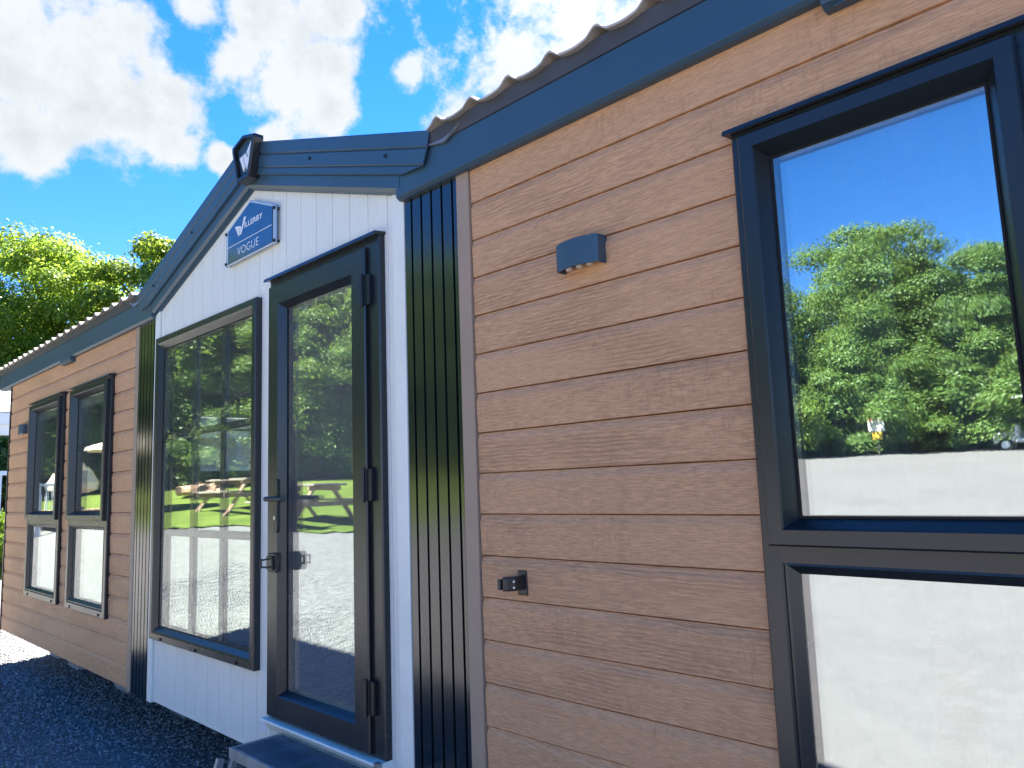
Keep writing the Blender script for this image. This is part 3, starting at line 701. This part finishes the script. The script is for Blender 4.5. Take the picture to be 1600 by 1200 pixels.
# W badge at the gable apex
bd = TH('gable_badge', (-3.893, -.06, 1.72), 'dark shield badge with a pale W mark at the peak of the white gable', 'badge')
out_ = [(-.066, 1.722), (.066, 1.722), (.076, 1.736), (.134, 1.930), (.131, 1.950), (.0, 1.984), (-.131, 1.950), (-.134, 1.930), (-.076, 1.736)]
inn_ = [(x*.80, 1.744+(z-1.722)*.84) for x, z in out_]
def shp(P, y): return [(-3.893+x, y, z) for x, z in P]
n_ = len(out_); vs = shp(out_, -.055)+shp(out_, -.104)+shp([(x*.97, 1.725+(z-1.722)*.975) for x, z in out_], -.112)+shp(inn_, -.112)+shp(inn_, -.088)
fs = []
for r in range(4): fs += [(r*n_+i, r*n_+(i+1) % n_, (r+1)*n_+(i+1) % n_, (r+1)*n_+i) for i in range(n_)]
fs.append(tuple(range(n_))); 
MB().add(vs, fs).build('bezel', M['black'], bd, base=(-3.893, -.06, 1.72), bevel=.0)
MB().add(shp(inn_, -.0875)+shp(inn_, -.080), [tuple(range(n_)), tuple(range(2*n_-1, n_-1, -1))]).build('face_plate', M['metal'], bd, base=(-3.893, -.06, 1.72))
wm = MB()
for P in ([(-3.971, 1.877), (-3.934, 1.881), (-3.900, 1.807), (-3.919, 1.782)], [(-3.926, 1.880), (-3.897, 1.884), (-3.873, 1.848), (-3.809, 1.936), (-3.794, 1.929), (-3.880, 1.784)], [(-3.884, 1.886), (-3.834, 1.933), (-3.825, 1.924), (-3.872, 1.862)]):
    wm.alongy(P, -.0925, -.0876)
wm.build('w_mark', M['whitemark'], bd, base=(-3.893, -.06, 1.72))
MB().tube((-3.90, -.0876, 1.768), (-3.90, -.094, 1.768), .006, 8).build('screw', M['black'], bd, base=(-3.893, -.06, 1.72))

# name plate
sg = TH('name_plate', (-3.97, -.03, 1.33), 'blue house-shaped name plate reading WILLERBY VOGUE on the white gable', 'sign')
B_ = (-3.97, -.03, 1.33)
MB().alongy([(-4.277, 1.322), (-3.667, 1.322), (-3.667, 1.536), (-3.97, 1.650), (-4.277, 1.536)], -.026, -.020).build('backing_plate', M['clear_edge'], sg, base=B_)
MB().alongy([(-4.240, 1.334), (-3.703, 1.334), (-3.703, 1.531), (-3.97, 1.634), (-4.240, 1.531)], -.031, -.0262).build('blue_panel', M['blue_acrylic'], sg, base=B_)
# fine pale outline near the edge
ol = MB()
P = [(-4.255, 1.328), (-3.686, 1.328), (-3.686, 1.533), (-3.97, 1.642), (-4.255, 1.533)]
for a, b in zip(P, P[1:]+P[:1]): ol.beam((a[0], -.0275, a[1]), (b[0], -.0275, b[1]), .002, .0045, up=(0, 1, 0)) if False else ol.tube((a[0], -.0275, a[1]), (b[0], -.0275, b[1]), .0022, 6)
ol.build('outline', M['whitemark'], sg, base=B_)
MB().box(-4.238, -3.705, -.0322, -.0312, 1.4285, 1.4325).build('rule_line', M['whitemark'], sg, base=B_)
wl_ = MB()
for P in ([(-4.150, 1.537), (-4.110, 1.532), (-4.084, 1.488), (-4.104, 1.468)], [(-4.108, 1.530), (-4.080, 1.526), (-4.066, 1.508), (-4.036, 1.567), (-4.010, 1.563), (-4.069, 1.476), (-4.088, 1.471)]):
    wl_.alongy(P, -.0322, -.0312)
wl_.build('w_mark', M['whitemark'], sg, base=B_)
for px_, pz_ in ((-4.262, 1.520), (-3.682, 1.520), (-4.262, 1.338), (-3.682, 1.338)):
    MB().tube((px_, -.001, pz_), (px_, -.038, pz_), .009, 10).build('standoff', M['black'], sg, base=B_)
def text(s_, x, z, height, width, y, par, base, mat, thick=.0, name='lettering', sp=1.0):
    cu = bpy.data.curves.new('t', 'FONT'); cu.body = s_; cu.size = 1; cu.extrude = 0; cu.offset = thick; cu.space_character = sp; cu.resolution_u = 3
    to = bpy.data.objects.new('t', cu); COL.objects.link(to); dg = bpy.context.evaluated_depsgraph_get()
    me = bpy.data.meshes.new_from_object(to.evaluated_get(dg)); bpy.data.objects.remove(to)
    co = np.array([v.co[:] for v in me.vertices]); mn, mx = co.min(0), co.max(0)
    sx, sz = width/(mx[0]-mn[0]), height/(mx[1]-mn[1])
    m_ = MB(); n = len(co)
    vs = [(x+(c[0]-mn[0])*sx, y, z+(c[1]-mn[1])*sz) for c in co]
    m_.add(vs, [tuple(p.vertices) for p in me.polygons])
    bpy.data.meshes.remove(me)
    o = m_.build(name, M[mat], par, base=base)
    md = o.modifiers.new('s', 'SOLIDIFY'); md.thickness = .0008
    return o
text('ILLERBY', -4.028, 1.500, .031, .215, -.0320, sg, B_, 'whitemark', .012)
text('VOGUE', -4.118, 1.357, .047, .262, -.0320, sg, B_, 'whitemark', -.012, sp=1.05)

# curved wall lamps
def lamp(x0, x1, z0, z1, label):
    t_ = TH('wall_lamp', ((x0+x1)/2, 0, z0), label, 'wall lamp', 'curved dark wall lamps on the brown boards'); b = ((x0+x1)/2, 0, z0)
    n = 14; out = [(x0+(x1-x0)*i/n, -.044-.022*math.sin(math.pi*i/n)**.8) for i in range(n+1)]
    inn = [(x0+.008+(x1-x0-.016)*i/n, -.039-.021*math.sin(math.pi*i/n)**.8) for i in range(n+1)]
    pr = [(x0, 0)]+out+[(x1, 0)]
    k = len(pr); v = [(x, y, z1) for x, y in pr]+[(x, y, z0) for x, y in pr]; 
    inner = [(x0+.006, 0)]+[(x, y) for x, y in inn]+[(x1-.006, 0)]
    v += [(x, y, z0) for x, y in inner]+[(x, y, z0+.02) for x, y in inner]
    f = [tuple(range(k))]+[(i, i+1, i+1+k, i+k) for i in range(k-1)]+[(i+k, i+1+k, i+1+2*k, i+2*k) for i in range(k-1)]+[(i+2*k, i+1+2*k, i+1+3*k, i+3*k) for i in range(k-1)]+[tuple(range(3*k, 4*k))[::-1]]
    MB().add(v, f).build('shell', M['metal'], t_, base=b)
    for q in (.25, .5, .75):
        xx = x0+(x1-x0)*q; MB().tube((xx, -.034, z0+.019), (xx, -.034, z0-.001), .011, 10).build('lens', M['lens'], t_, base=b)
    MB().box(x0-.002, x1+.002, -.001, .0, z0+.004, z1-.004).build('back_plate', M['black'], t_, base=b)
lamp(-1.665, -1.485, .700, .792, 'curved dark blue wall lamp on brown boards right of the slats')
lamp(-9.02, -8.85, .672, .765, 'small dark wall lamp near the far left end of the lodge')
# hold-back catch on the boards
hb_ = TH('door_holdback', (-1.99, 0, -.365), 'small black door holdback catch on the brown boards low by the slats', 'door catch'); b = (-1.99, 0, -.365)
MB().box(-1.945, -1.900, -.008, 0, -.385, -.300).build('base_plate', M['black'], hb_, base=b, bevel=.004)
MB().alongz([(-1.926, -.006), (-1.944, -.022), (-1.955, -.045), (-1.957, -.070), (-1.945, -.082), (-1.926, -.078), (-1.912, -.05), (-1.908, -.006)], -.365, -.318).build('body', M['black'], hb_, base=b, bevel=.006, segs=3)
MB().box(-1.966, -1.950, -.086, -.070, -.360, -.325).build('tongue', M['black'], hb_, base=b, bevel=.003)
for z_ in (-.332, -.352): MB().tube((-1.914, -.058, z_), (-1.908, -.062, z_), .004, 8).build('screw', M['steel'], hb_, base=b)
# step below the door
stp = TH('entrance_step', (-3.1, -.17, -1.78), 'grey metal caravan step with worn blue-grey tread under the glazed door', 'step'); b = (-3.1, -.17, -1.78)
MB().box(-3.535, -2.66, -.288, -.052, -1.158, -1.150).build('tread', M['tread'], stp, base=b, bevel=.002)
MB().ring(-3.555, -2.64, 0, 0, [(0, 0)]) if False else None
rim = MB(); rim.box(-3.556, -3.536, -.306, -.034, -1.195, -1.147); rim.box(-2.659, -2.64, -.306, -.034, -1.195, -1.147); rim.box(-3.535, -2.66, -.307, -.289, -1.195, -1.147); rim.box(-3.535, -2.66, -.051, -.033, -1.195, -1.147)
rim.build('rim', M['step_metal'], stp, base=b, bevel=.003)
for xx, sx in ((-3.53, -.06), (-2.67, .06)):
    for yy, sy in ((-.29, -.16), (-.05, .02)):
        gz = h(xx+sx, yy+sy)
        MB().beam((xx, yy, -1.19), (xx+sx, yy+sy, gz), .03, .03, up=(0, 1, 0)).build('leg', M['step_metal'], stp, base=b, bevel=.003)
MB().box(-3.57, -2.63, -.52, -.31, -1.47, -1.455).build('lower_tread', M['tread'], stp, base=b, bevel=.003)
for xx in (-3.565, -2.635): MB().beam((xx, -.34, -1.19), (xx, -.55, h(xx, -.55)), .025, .03, up=(0, 1, 0)).build('stringer', M['step_metal'], stp, base=b)

# ------------------------------------------------------------------ yard: what the glass mirrors
# picnic tables
def slat_box(t_, b, name, mat, *a): MB().box(*a).build(name, M[mat], t_, base=b, bevel=.006, segs=1)
def picnic(tx, ty, label):
    gz = h(tx, ty)+.03; b = (tx, ty, gz)
    pt = TH('picnic_table', b, label, 'picnic table', 'picnic tables on the lawn edge')
    for k in range(5): slat_box(pt, b, 'table_plank', 'timber', tx-1.15, tx+1.15, ty-.41+k*.165, ty-.41+k*.165+.155, gz+.80, gz+.85)
    for sy in (-1, 1):
        for k in range(2): slat_box(pt, b, 'bench_plank', 'timber', tx-1.15, tx+1.15, ty+sy*(.70)+(k-1)*.155, ty+sy*.70+(k-1)*.155+.145, gz+.47, gz+.52)
    for ex in (-.85, .85):
        for sy in (-1, 1): MB().beam((tx+ex, ty+sy*.22, gz+.79), (tx+ex, ty+sy*.80, h(tx+ex, ty+sy*.8)), .05, .13, up=(1, 0, 0)).build('leg', M['redbrown'], pt, base=b, bevel=.005, segs=1)
        slat_box(pt, b, 'cross_beam', 'redbrown', tx+ex+.03, tx+ex+.08, ty-.84, ty+.84, gz+.36, gz+.465)
        slat_box(pt, b, 'top_bearer', 'redbrown', tx+ex+.03, tx+ex+.08, ty-.40, ty+.40, gz+.70, gz+.795)
picnic(-15.75, -6.95, 'weathered timber picnic table mirrored in the glass of the door')
picnic(-19.9, -7.4, 'weathered timber picnic table mirrored in the big bay window')
# warning sign
wx, wy = -11.25, -29.3; gz = h(wx, wy); b = (wx, wy, gz)
ws = TH('warning_sign', b, 'white notice board with red header above a yellow plate on a wooden post', 'sign')
MB().tube((wx, wy, gz), (wx, wy, gz+1.35), .05, 8).build('post', M['timber'], ws, base=b)
MB().box(wx-.30, wx+.30, wy+.055, wy+.075, gz+.98, gz+1.47).build('board', M['whitepaint'], ws, base=b)
MB().box(wx-.27, wx+.27, wy+.078, wy+.08, gz+1.38, gz+1.44).build('red_header', M['red'], ws, base=b)
for k in range(3): MB().box(wx-.22, wx+.18-.06*k, wy+.078, wy+.08, gz+1.27-.09*k, gz+1.29-.09*k).build('print_line', M['metal'], ws, base=b)
MB().box(wx-.17, wx+.20, wy+.055, wy+.07, gz+.62, gz+.94).build('yellow_plate', M['yellow'], ws, base=b)
# golf buggy, front facing -x
bx0, by0 = -6.55, -32.3; gz = h(bx0, by0); b = (bx0, by0, gz)
gb = TH('golf_buggy', b, 'white golf buggy with canopy parked at the edge of the wood', 'golf buggy')
def bp(pts): return [(bx0+p[0], gz+p[1]) for p in pts]
MB().alongy(bp([(-1.35, .30), (-1.38, .50), (-1.28, .66), (-1.0, .86), (-.72, .98), (-.60, .98), (-.55, .45), (.2, .38), (.25, .78), (1.2, .80), (1.25, .40), (1.1, .32)]), by0-.55, by0+.55).build('body', M['whitepaint'], gb, base=b, bevel=.05, segs=3)
MB().alongy(bp([(-1.43, .20), (-1.45, .44), (-1.36, .50), (-1.2, .24)]), by0-.53, by0+.53).build('bumper', M['black'], gb, base=b, bevel=.03)
MB().box(bx0-.56, bx0+1.15, by0-.52, by0+.52, gz+.28, gz+.37).build('floor', M['black'], gb, base=b)
MB().box(bx0+.10, bx0+.68, by0-.5, by0+.5, gz+.80, gz+.90).build('seat', M['cream'], gb, base=b, bevel=.03)
MB().alongy(bp([(.60, .92), (.70, .92), (.84, 1.35), (.74, 1.35)]), by0-.5, by0+.5).build('backrest', M['cream'], gb, base=b, bevel=.02)
MB().alongy(bp([(-.86, 1.96), (-.80, 2.04), (.95, 2.08), (1.0, 1.98)]), by0-.56, by0+.56).build('canopy', M['whitepaint'], gb, base=b, bevel=.02)
for sy in (-.5, .5):
    MB().tube((bx0-.66, by0+sy, gz+.95), (bx0-.78, by0+sy, gz+1.97), .018, 8).build('front_strut', M['black'], gb, base=b)
    MB().tube((bx0+.95, by0+sy, gz+.8), (bx0+.9, by0+sy, gz+1.99), .018, 8).build('rear_strut', M['black'], gb, base=b)
    MB().tube((bx0-1.33, by0+sy*.8, gz+.62), (bx0-1.27, by0+sy*.8, gz+.64), .06, 10).build('headlight', M['lens'], gb, base=b)
    for wxo in (-.95, .85):
        c_ = (bx0+wxo, by0+sy*1.08, gz+.24); w_ = MB().tube((c_[0], c_[1]-.09, c_[2]), (c_[0], c_[1]+.09, c_[2]), .25, 20).build('wheel', M['tyre'], gb, base=c_, bevel=.02)
        MB().tube((c_[0], c_[1]-.097, c_[2]), (c_[0], c_[1]+.097, c_[2]), .15, 12).build('rim', M['steel'], w_, base=c_)
MB().add([(bx0-.67, by0-.48, gz+.98), (bx0-.67, by0+.48, gz+.98), (bx0-.77, by0+.48, gz+1.93), (bx0-.77, by0-.48, gz+1.93), (bx0-.66, by0-.48, gz+.98), (bx0-.66, by0+.48, gz+.98), (bx0-.76, by0+.48, gz+1.93), (bx0-.76, by0-.48, gz+1.93)], [(0, 1, 2, 3), (7, 6, 5, 4), (0, 4, 5, 1), (1, 5, 6, 2), (2, 6, 7, 3), (3, 7, 4, 0)]).build('windscreen', M['glass'], gb, base=b)
# timber deck with railing across the yard
dx0, dx1, dy0, dy1 = -26.2, -22.6, -6.2, -3.25; gz = h(-23, -4); dz = gz+.42; b = (dx1, dy1, gz)
dk = TH('garden_deck', b, 'timber deck with spindled railing across the yard mirrored in the far windows', 'deck')
for k in range(16):
    y_ = dy0+k*(dy1-dy0)/16; slat_box(dk, b, 'deck_plank', 'deckwood', dx0, dx1, y_, y_+.175, dz-.05, dz)
for k in range(5):
    x_ = dx0+(dx1-dx0)*k/4; MB().box(x_-.05, x_+.05, dy1-.1, dy1, gz-.3, dz+.72).build('post', M['whitepaint'], dk, base=b)
MB().box(dx0, dx1, dy1-.09, dy1-.01, dz+.66, dz+.73).build('handrail', M['whitepaint'], dk, base=b)
MB().box(dx1-.09, dx1-.01, -4.2, dy1, dz+.66, dz+.73).build('handrail', M['whitepaint'], dk, base=b)
for k in range(26):
    x_ = dx0+(dx1-dx0)*(k+.5)/26; MB().box(x_-.018, x_+.018, dy1-.07, dy1-.035, dz, dz+.66).build('spindle', M['whitepaint'], dk, base=b)
for k in range(7): MB().box(dx1-.07, dx1-.035, -4.2+k*.14, -4.165+k*.14, dz, dz+.66).build('spindle', M['whitepaint'], dk, base=b)
for k in range(3):
    zz = dz-.12-k*.14; slat_box(dk, b, 'stair_tread', 'deckwood', dx1+.02+k*.28, dx1+.30+k*.28, -5.9, -4.4, zz-.05, zz)
# parasols
def parasol(x, y, base_z, top, r, drop, label, closed):
    b = (x, y, base_z); t_ = TH('parasol', b, label, 'parasol', 'cream parasols on the deck')
    MB().tube((x, y, base_z), (x, y, top+.05), .025, 8).build('pole', M['timber'], t_, base=b)
    MB().tube((x, y, base_z), (x, y, base_z+.08), .28, 14).build('foot', M['concrete'], t_, base=b)
    m_ = MB(); n = 32; prof = [(0.02, 0), (r*.35, -drop*.16), (r*.72, -drop*.42), (r, -drop*.72), (r*.93, -drop*.9), (r*.55, -drop)] if closed else [(.02, 0), (r*.5, -drop*.4), (r, -drop*.8), (r*1.0, -drop)]
    for k, (rr, dz_) in enumerate(prof):
        for i in range(n):
            a = 2*math.pi*i/n; q = rr*(1+.09*math.cos(8*a)*(k/len(prof))); zz = top+dz_+(.03*math.sin(16*a) if k == len(prof)-1 else 0)
            m_.v.append((x+q*math.cos(a), y+q*math.sin(a), zz))
    for k in range(len(prof)-1):
        for i in range(n): m_.f.append((k*n+i, k*n+(i+1) % n, (k+1)*n+(i+1) % n, (k+1)*n+i))
    o = m_.build('canopy', M['cream'], t_, base=b, smooth_=False); md = o.modifiers.new('s', 'SOLIDIFY'); md.thickness = .01
parasol(-23.6, -4.35, dz, dz+1.50, .62, 1.05, 'half-furled bulging cream parasol standing on the deck by the railing', True)
parasol(-23.2, -5.6, dz, dz+2.05, 1.05, .45, 'open cream parasol with a scalloped edge over the deck steps', False)
# heap of split logs on the lawn
lg = TH('log_pile', (-25.3, -8.4, h(-25.3, -8.4)), 'low pile of cut brown logs lying on the lawn before the wood', 'log pile'); b = (-25.3, -8.4, h(-25.3, -8.4))
for k in range(16):
    x_ = -25.3+random.uniform(-.8, .8); y_ = -8.4+random.uniform(-.5, .5); z_ = h(x_, y_)+.12+(.22*random.random() if abs(x_+25.3) < .8 else 0); a = random.uniform(-.5, .5); L_ = random.uniform(.3, .6)
    MB().tube((x_-L_*math.cos(a), y_-L_*math.sin(a), z_), (x_+L_*math.cos(a), y_+L_*math.sin(a), z_+random.uniform(-.05, .1)), random.uniform(.09, .16), 9).build('log', M['redbrown'], lg, base=b)

# ------------------------------------------------------------------ neighbouring lodge with veranda (left edge of the photo)
nb = TH('neighbour_lodge', (-21, 4, -1.4), 'white neighbouring lodge with grey shingled veranda roof and white railing at far left', 'lodge'); b = (-21, 4, -1.4)
MB().box(-27, -19.4, 4.2, 8.5, -1.3, 1.9).build('wall', M['whitepaint'], nb, base=b)
for k in range(9):
    x_ = -18.55-k*.42; MB().add([(x_, 1.3, 1.86+k*.10), (x_-.44, 1.3, 1.975+k*.10), (x_-.44, 8.6, 1.975+k*.10), (x_, 8.6, 1.86+k*.10), (x_, 1.3, 1.83+k*.10), (x_-.44, 1.3, 1.945+k*.10), (x_-.44, 8.6, 1.945+k*.10), (x_, 8.6, 1.83+k*.10)],
        [(0, 1, 2, 3), (7, 6, 5, 4), (0, 4, 5, 1), (1, 5, 6, 2), (2, 6, 7, 3), (3, 7, 4, 0)]).build('shingle_row', M['shingle'], nb, base=b)
MB().box(-18.62, -18.56, 1.3, 8.6, 1.60, 1.84).build('fascia', M['whitepaint'], nb, base=b)
MB().box(-18.9, -18.64, 1.36, 8.5, 1.38, 1.62).build('beam', M['whitepaint'], nb, base=b)
for y_ in (1.45, 3.2, 5.0, 6.8, 8.4): MB().box(-18.86, -18.74, y_-.06 if y_ > 2 else 1.2, y_+.06 if y_ > 2 else 1.32, -1.4, 1.38 if y_ > 2 else .66).build('post', M['rail'], nb, base=b)
MB().box(-18.86, -18.76, 1.32, 8.4, .55, .64).build('handrail', M['rail'], nb, base=b)
MB().box(-18.85, -18.77, 1.32, 8.4, -.30, -.22).build('bottom_rail', M['rail'], nb, base=b)
for k in range(34): MB().box(-18.83, -18.79, 1.5+k*.2, 1.54+k*.2, -.22, .55).build('baluster', M['rail'], nb, base=b)
MB().box(-22, -18.9, 1.3, 8.5, -.42, -.30).build('deck_floor', M['deckwood'], nb, base=b)

# ------------------------------------------------------------------ trees and shrubs
def leaf_cloud(cent, rad, n, size, rs, elong=1.0):
    # cent (k,3), rad (k,3): leaves scattered mostly near the skin of each clump
    w = (rad**2).sum(1); w = w/w.sum(); idx = rs.choice(len(cent), n, p=w)
    d = rs.normal(size=(n, 3)); d /= np.linalg.norm(d, axis=1, keepdims=True); d[:, 2] = np.where(d[:, 2] < -.3, -d[:, 2]*.6, d[:, 2])
    rr = 1-np.abs(rs.normal(0, .22, n)); rr = np.clip(rr, .05, 1.12)
    P = cent[idx]+d*rad[idx]*rr[:, None]*(1+.18*np.sin(d[:, :1]*5+idx[:, None])+.1*rs.normal(size=(n, 1)))
    nrm = d+rs.normal(0, .55, (n, 3))+np.array([0, 0, .35]); nrm /= np.linalg.norm(nrm, axis=1, keepdims=True)
    a = rs.normal(size=(n, 3)); e = np.cross(nrm, a); e /= np.linalg.norm(e, axis=1, keepdims=True)+1e-9; g = np.cross(nrm, e)
    sz = size*rs.uniform(.6, 1.3, (n, 1))
    V = np.stack([P-e*sz*.5*elong, P+g*sz*.30+nrm*sz*.06, P+e*sz*.5*elong, P-g*sz*.30+nrm*sz*.06], 1)
    return V.reshape(-1, 3), np.arange(n*4).reshape(n, 4)
def make_tree(seed, H, Wd, n, size, mat, low=.05, dense=34):
    rs = np.random.default_rng(seed); C_ = []; R_ = []
    for k in range(dense):
        t = (k+rs.random())/dense; z = H*(low+(.93-low)*t); prof = math.sin(math.pi*min(1, .16+.84*t)**.85)**.6 if t < 1 else .1
        env = Wd*.5*max(.22, (1-((t-.42)/.66)**2))**.65
        a = k*2.399+rs.uniform(-.4, .4); q = env*rs.uniform(.45, .92)
        C_.append((q*math.cos(a), q*math.sin(a), z)); rr = Wd*rs.uniform(.13, .22)*(1-.35*t); R_.append((rr, rr, rr*rs.uniform(.62, .9)))
    C_.append((0, 0, H*.93)); R_.append((Wd*.12, Wd*.12, H*.07))
    C_.append((0, 0, H*.5)); R_.append((Wd*.33, Wd*.33, H*.38))
    P, F = leaf_cloud(np.array(C_), np.array(R_), n, size, rs)
    crown = cloud_mesh('crown', P*S, F, mat)
    # trunk, limbs
    m_ = MB(); pts = [Vector((0, 0, -.4))]; 
    for k in range(1, 6): pts.append(Vector((rs.uniform(-.12, .12)*k*.6, rs.uniform(-.12, .12)*k*.6, H*.15*k)))
    r0 = H*.028
    for k in range(5): m_.tube(pts[k], pts[k+1], r0*(1-.17*k), 8, r0*(1-.17*(k+1)))
    for c in C_[:dense:2]:
        c = Vector(c); st = pts[min(4, max(1, int(c.z/(H*.15))-1))]; mid = st.lerp(c, .5)+Vector((0, 0, .08*H*.3)); m_.tube(st, mid, r0*.35, 6, r0*.22); m_.tube(mid, c, r0*.22, 5, r0*.07)
    me = bpy.data.meshes.new('trunk'); me.from_pydata([(Vector(v)*S)[:] for v in m_.v], [], m_.f); me.materials.append(M['bark'])
    return crown, me
VAR = [make_tree(1, 9.8, 8.6, 130000, .125, M['leaf_a'], dense=64), make_tree(2, 9.0, 6.8, 100000, .125, M['leaf_b'], dense=50), make_tree(3, 8.4, 7.2, 100000, .12, M['leaf_a'], dense=50), make_tree(4, 3.0, 4.4, 22000, .13, M['leaf_a'], low=.02, dense=22), make_tree(5, 6.2, 6.4, 110000, .115, M['leaf_a'], low=.01, dense=46)]
def tree(x, y, var, sc, rz, label, grp, name='tree', cat='tree', zs=1.0):
    b = (x, y, h(x, y)-.05); t_ = TH(name, b, label, cat, grp); t_.rotation_euler[2] = rz; t_.scale = (sc, sc, sc*zs)
    for nm, me in zip(('crown', 'trunk'), var):
        o = bpy.data.objects.new(nm, me); COL.objects.link(o); o.parent = t_
    return t_
M['leaf_l'] = leafmat('lawn_side_leaves_painted_sun', (.09, .165, .035), (.17, .26, .055), .42, (.34, .46, .06))  # leaf colour raised to paint sunlight onto the side-lit trees
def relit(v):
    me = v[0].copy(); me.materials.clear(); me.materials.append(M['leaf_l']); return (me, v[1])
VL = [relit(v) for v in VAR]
wood = 'broadleaf trees of the wood round the yard'
wl2 = 'tall green broadleaf tree in the wood facing the lodge, seen in the window glass'
line = [(9, -38, 1, 1.0), (5, -38.5, 0, .95), (1, -38, 2, 1.05), (-3, -37.8, 1, .92), (-6.4, -37.6, 2, .98), (-8.8, -36.2, 1, 1.0), (-12.9, -35.2, 0, 1.09), (-12, -38.5, 2, 1.05), (-17.0, -31.0, 2, .98), (-19.5, -29.5, 0, .95),
        (-22.5, -25.5, 1, 1.05), (-25.5, -21.5, 0, 1.05), (-28.5, -18.5, 2, 1.2), (-31.5, -15.5, 1, 1.15), (-34.5, -12, 0, 1.1), (-36.0, -8, 2, 1.2), (-36, -4, 1, 1.15), (-37, 0, 0, 1.0), (-31, -24, 0, 1.15), (-38, -14, 0, 1.2)]
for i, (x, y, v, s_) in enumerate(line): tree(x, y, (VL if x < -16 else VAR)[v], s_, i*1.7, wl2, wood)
k = 0
for x in list(np.arange(-34, 8, 2.1)):
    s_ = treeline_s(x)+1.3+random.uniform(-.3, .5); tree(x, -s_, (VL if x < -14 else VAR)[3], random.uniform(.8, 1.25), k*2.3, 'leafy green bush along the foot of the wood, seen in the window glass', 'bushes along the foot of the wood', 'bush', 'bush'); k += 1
for x, y, q in ((-21, -24.5, 1.9), (-24, -20.5, 2.0), (-26.5, -17.5, 2.0), (-29.5, -14.8, 2.2), (-33, -10.5, 2.0), (-35, -6.5, 1.9), (-34.5, -2.8, 1.8), (-16.5, -29.0, 1.9), (-12.2, -32.6, 1.8), (-8.4, -35.2, 1.9), (-4.4, -35.6, 1.8), (-.5, -36.6, 1.9)):
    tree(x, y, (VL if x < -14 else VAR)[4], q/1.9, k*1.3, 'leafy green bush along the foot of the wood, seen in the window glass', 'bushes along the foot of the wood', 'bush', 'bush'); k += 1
for x, y in ((-37, -7.5), (-34, -2.5), (-33.5, .5), (-30, -11.5), (-32.5, -9)):
    tree(x, y, VAR[3], random.uniform(.9, 1.2), k*2.3, 'leafy green bush along the foot of the wood, seen in the window glass', 'bushes along the foot of the wood', 'bush', 'bush'); k += 1
YT = make_tree(11, 11.2, 9.0, 150000, .13, M['leaf_y'], dense=50); YT2 = make_tree(12, 10.4, 7.4, 110000, .15, M['leaf_g'], dense=42)
tree(-34.0, 6.1, YT, 1.04, .4, 'big yellow-green tree in full leaf at the left edge above the roof', 'trees behind the left roof')
tree(-30.0, 9.2, YT2, 1.06, 1.2, 'green tree with rounded leafy top just right of the yellow-green one', 'trees behind the left roof')
tree(-28.2, 10.1, YT2, .90, 2.9, 'smaller green tree nearest the gable, low over the tiled roof', 'trees behind the left roof')
tree(-38, 12, VAR[0], 1.1, 2.0, 'darker green tree standing behind the others beyond the left roof', 'trees behind the left roof')
tree(-27, 2.6, VAR[3], 1.1, .3, 'dark green hedge bush seen under the veranda roof at the left edge', None, 'bush', 'bush')
tree(-17.6, 1.55, make_tree(21, 1.25, 1.3, 2600, .11, M['leaf_y'], low=.03, dense=14), 1.0, 0, 'small bright green garden shrub by the white railing', None, 'shrub', 'shrub')

scene.render.engine = 'CYCLES'
scene.cycles.max_bounces = 8; scene.cycles.transparent_max_bounces = 12; scene.cycles.caustics_reflective = False
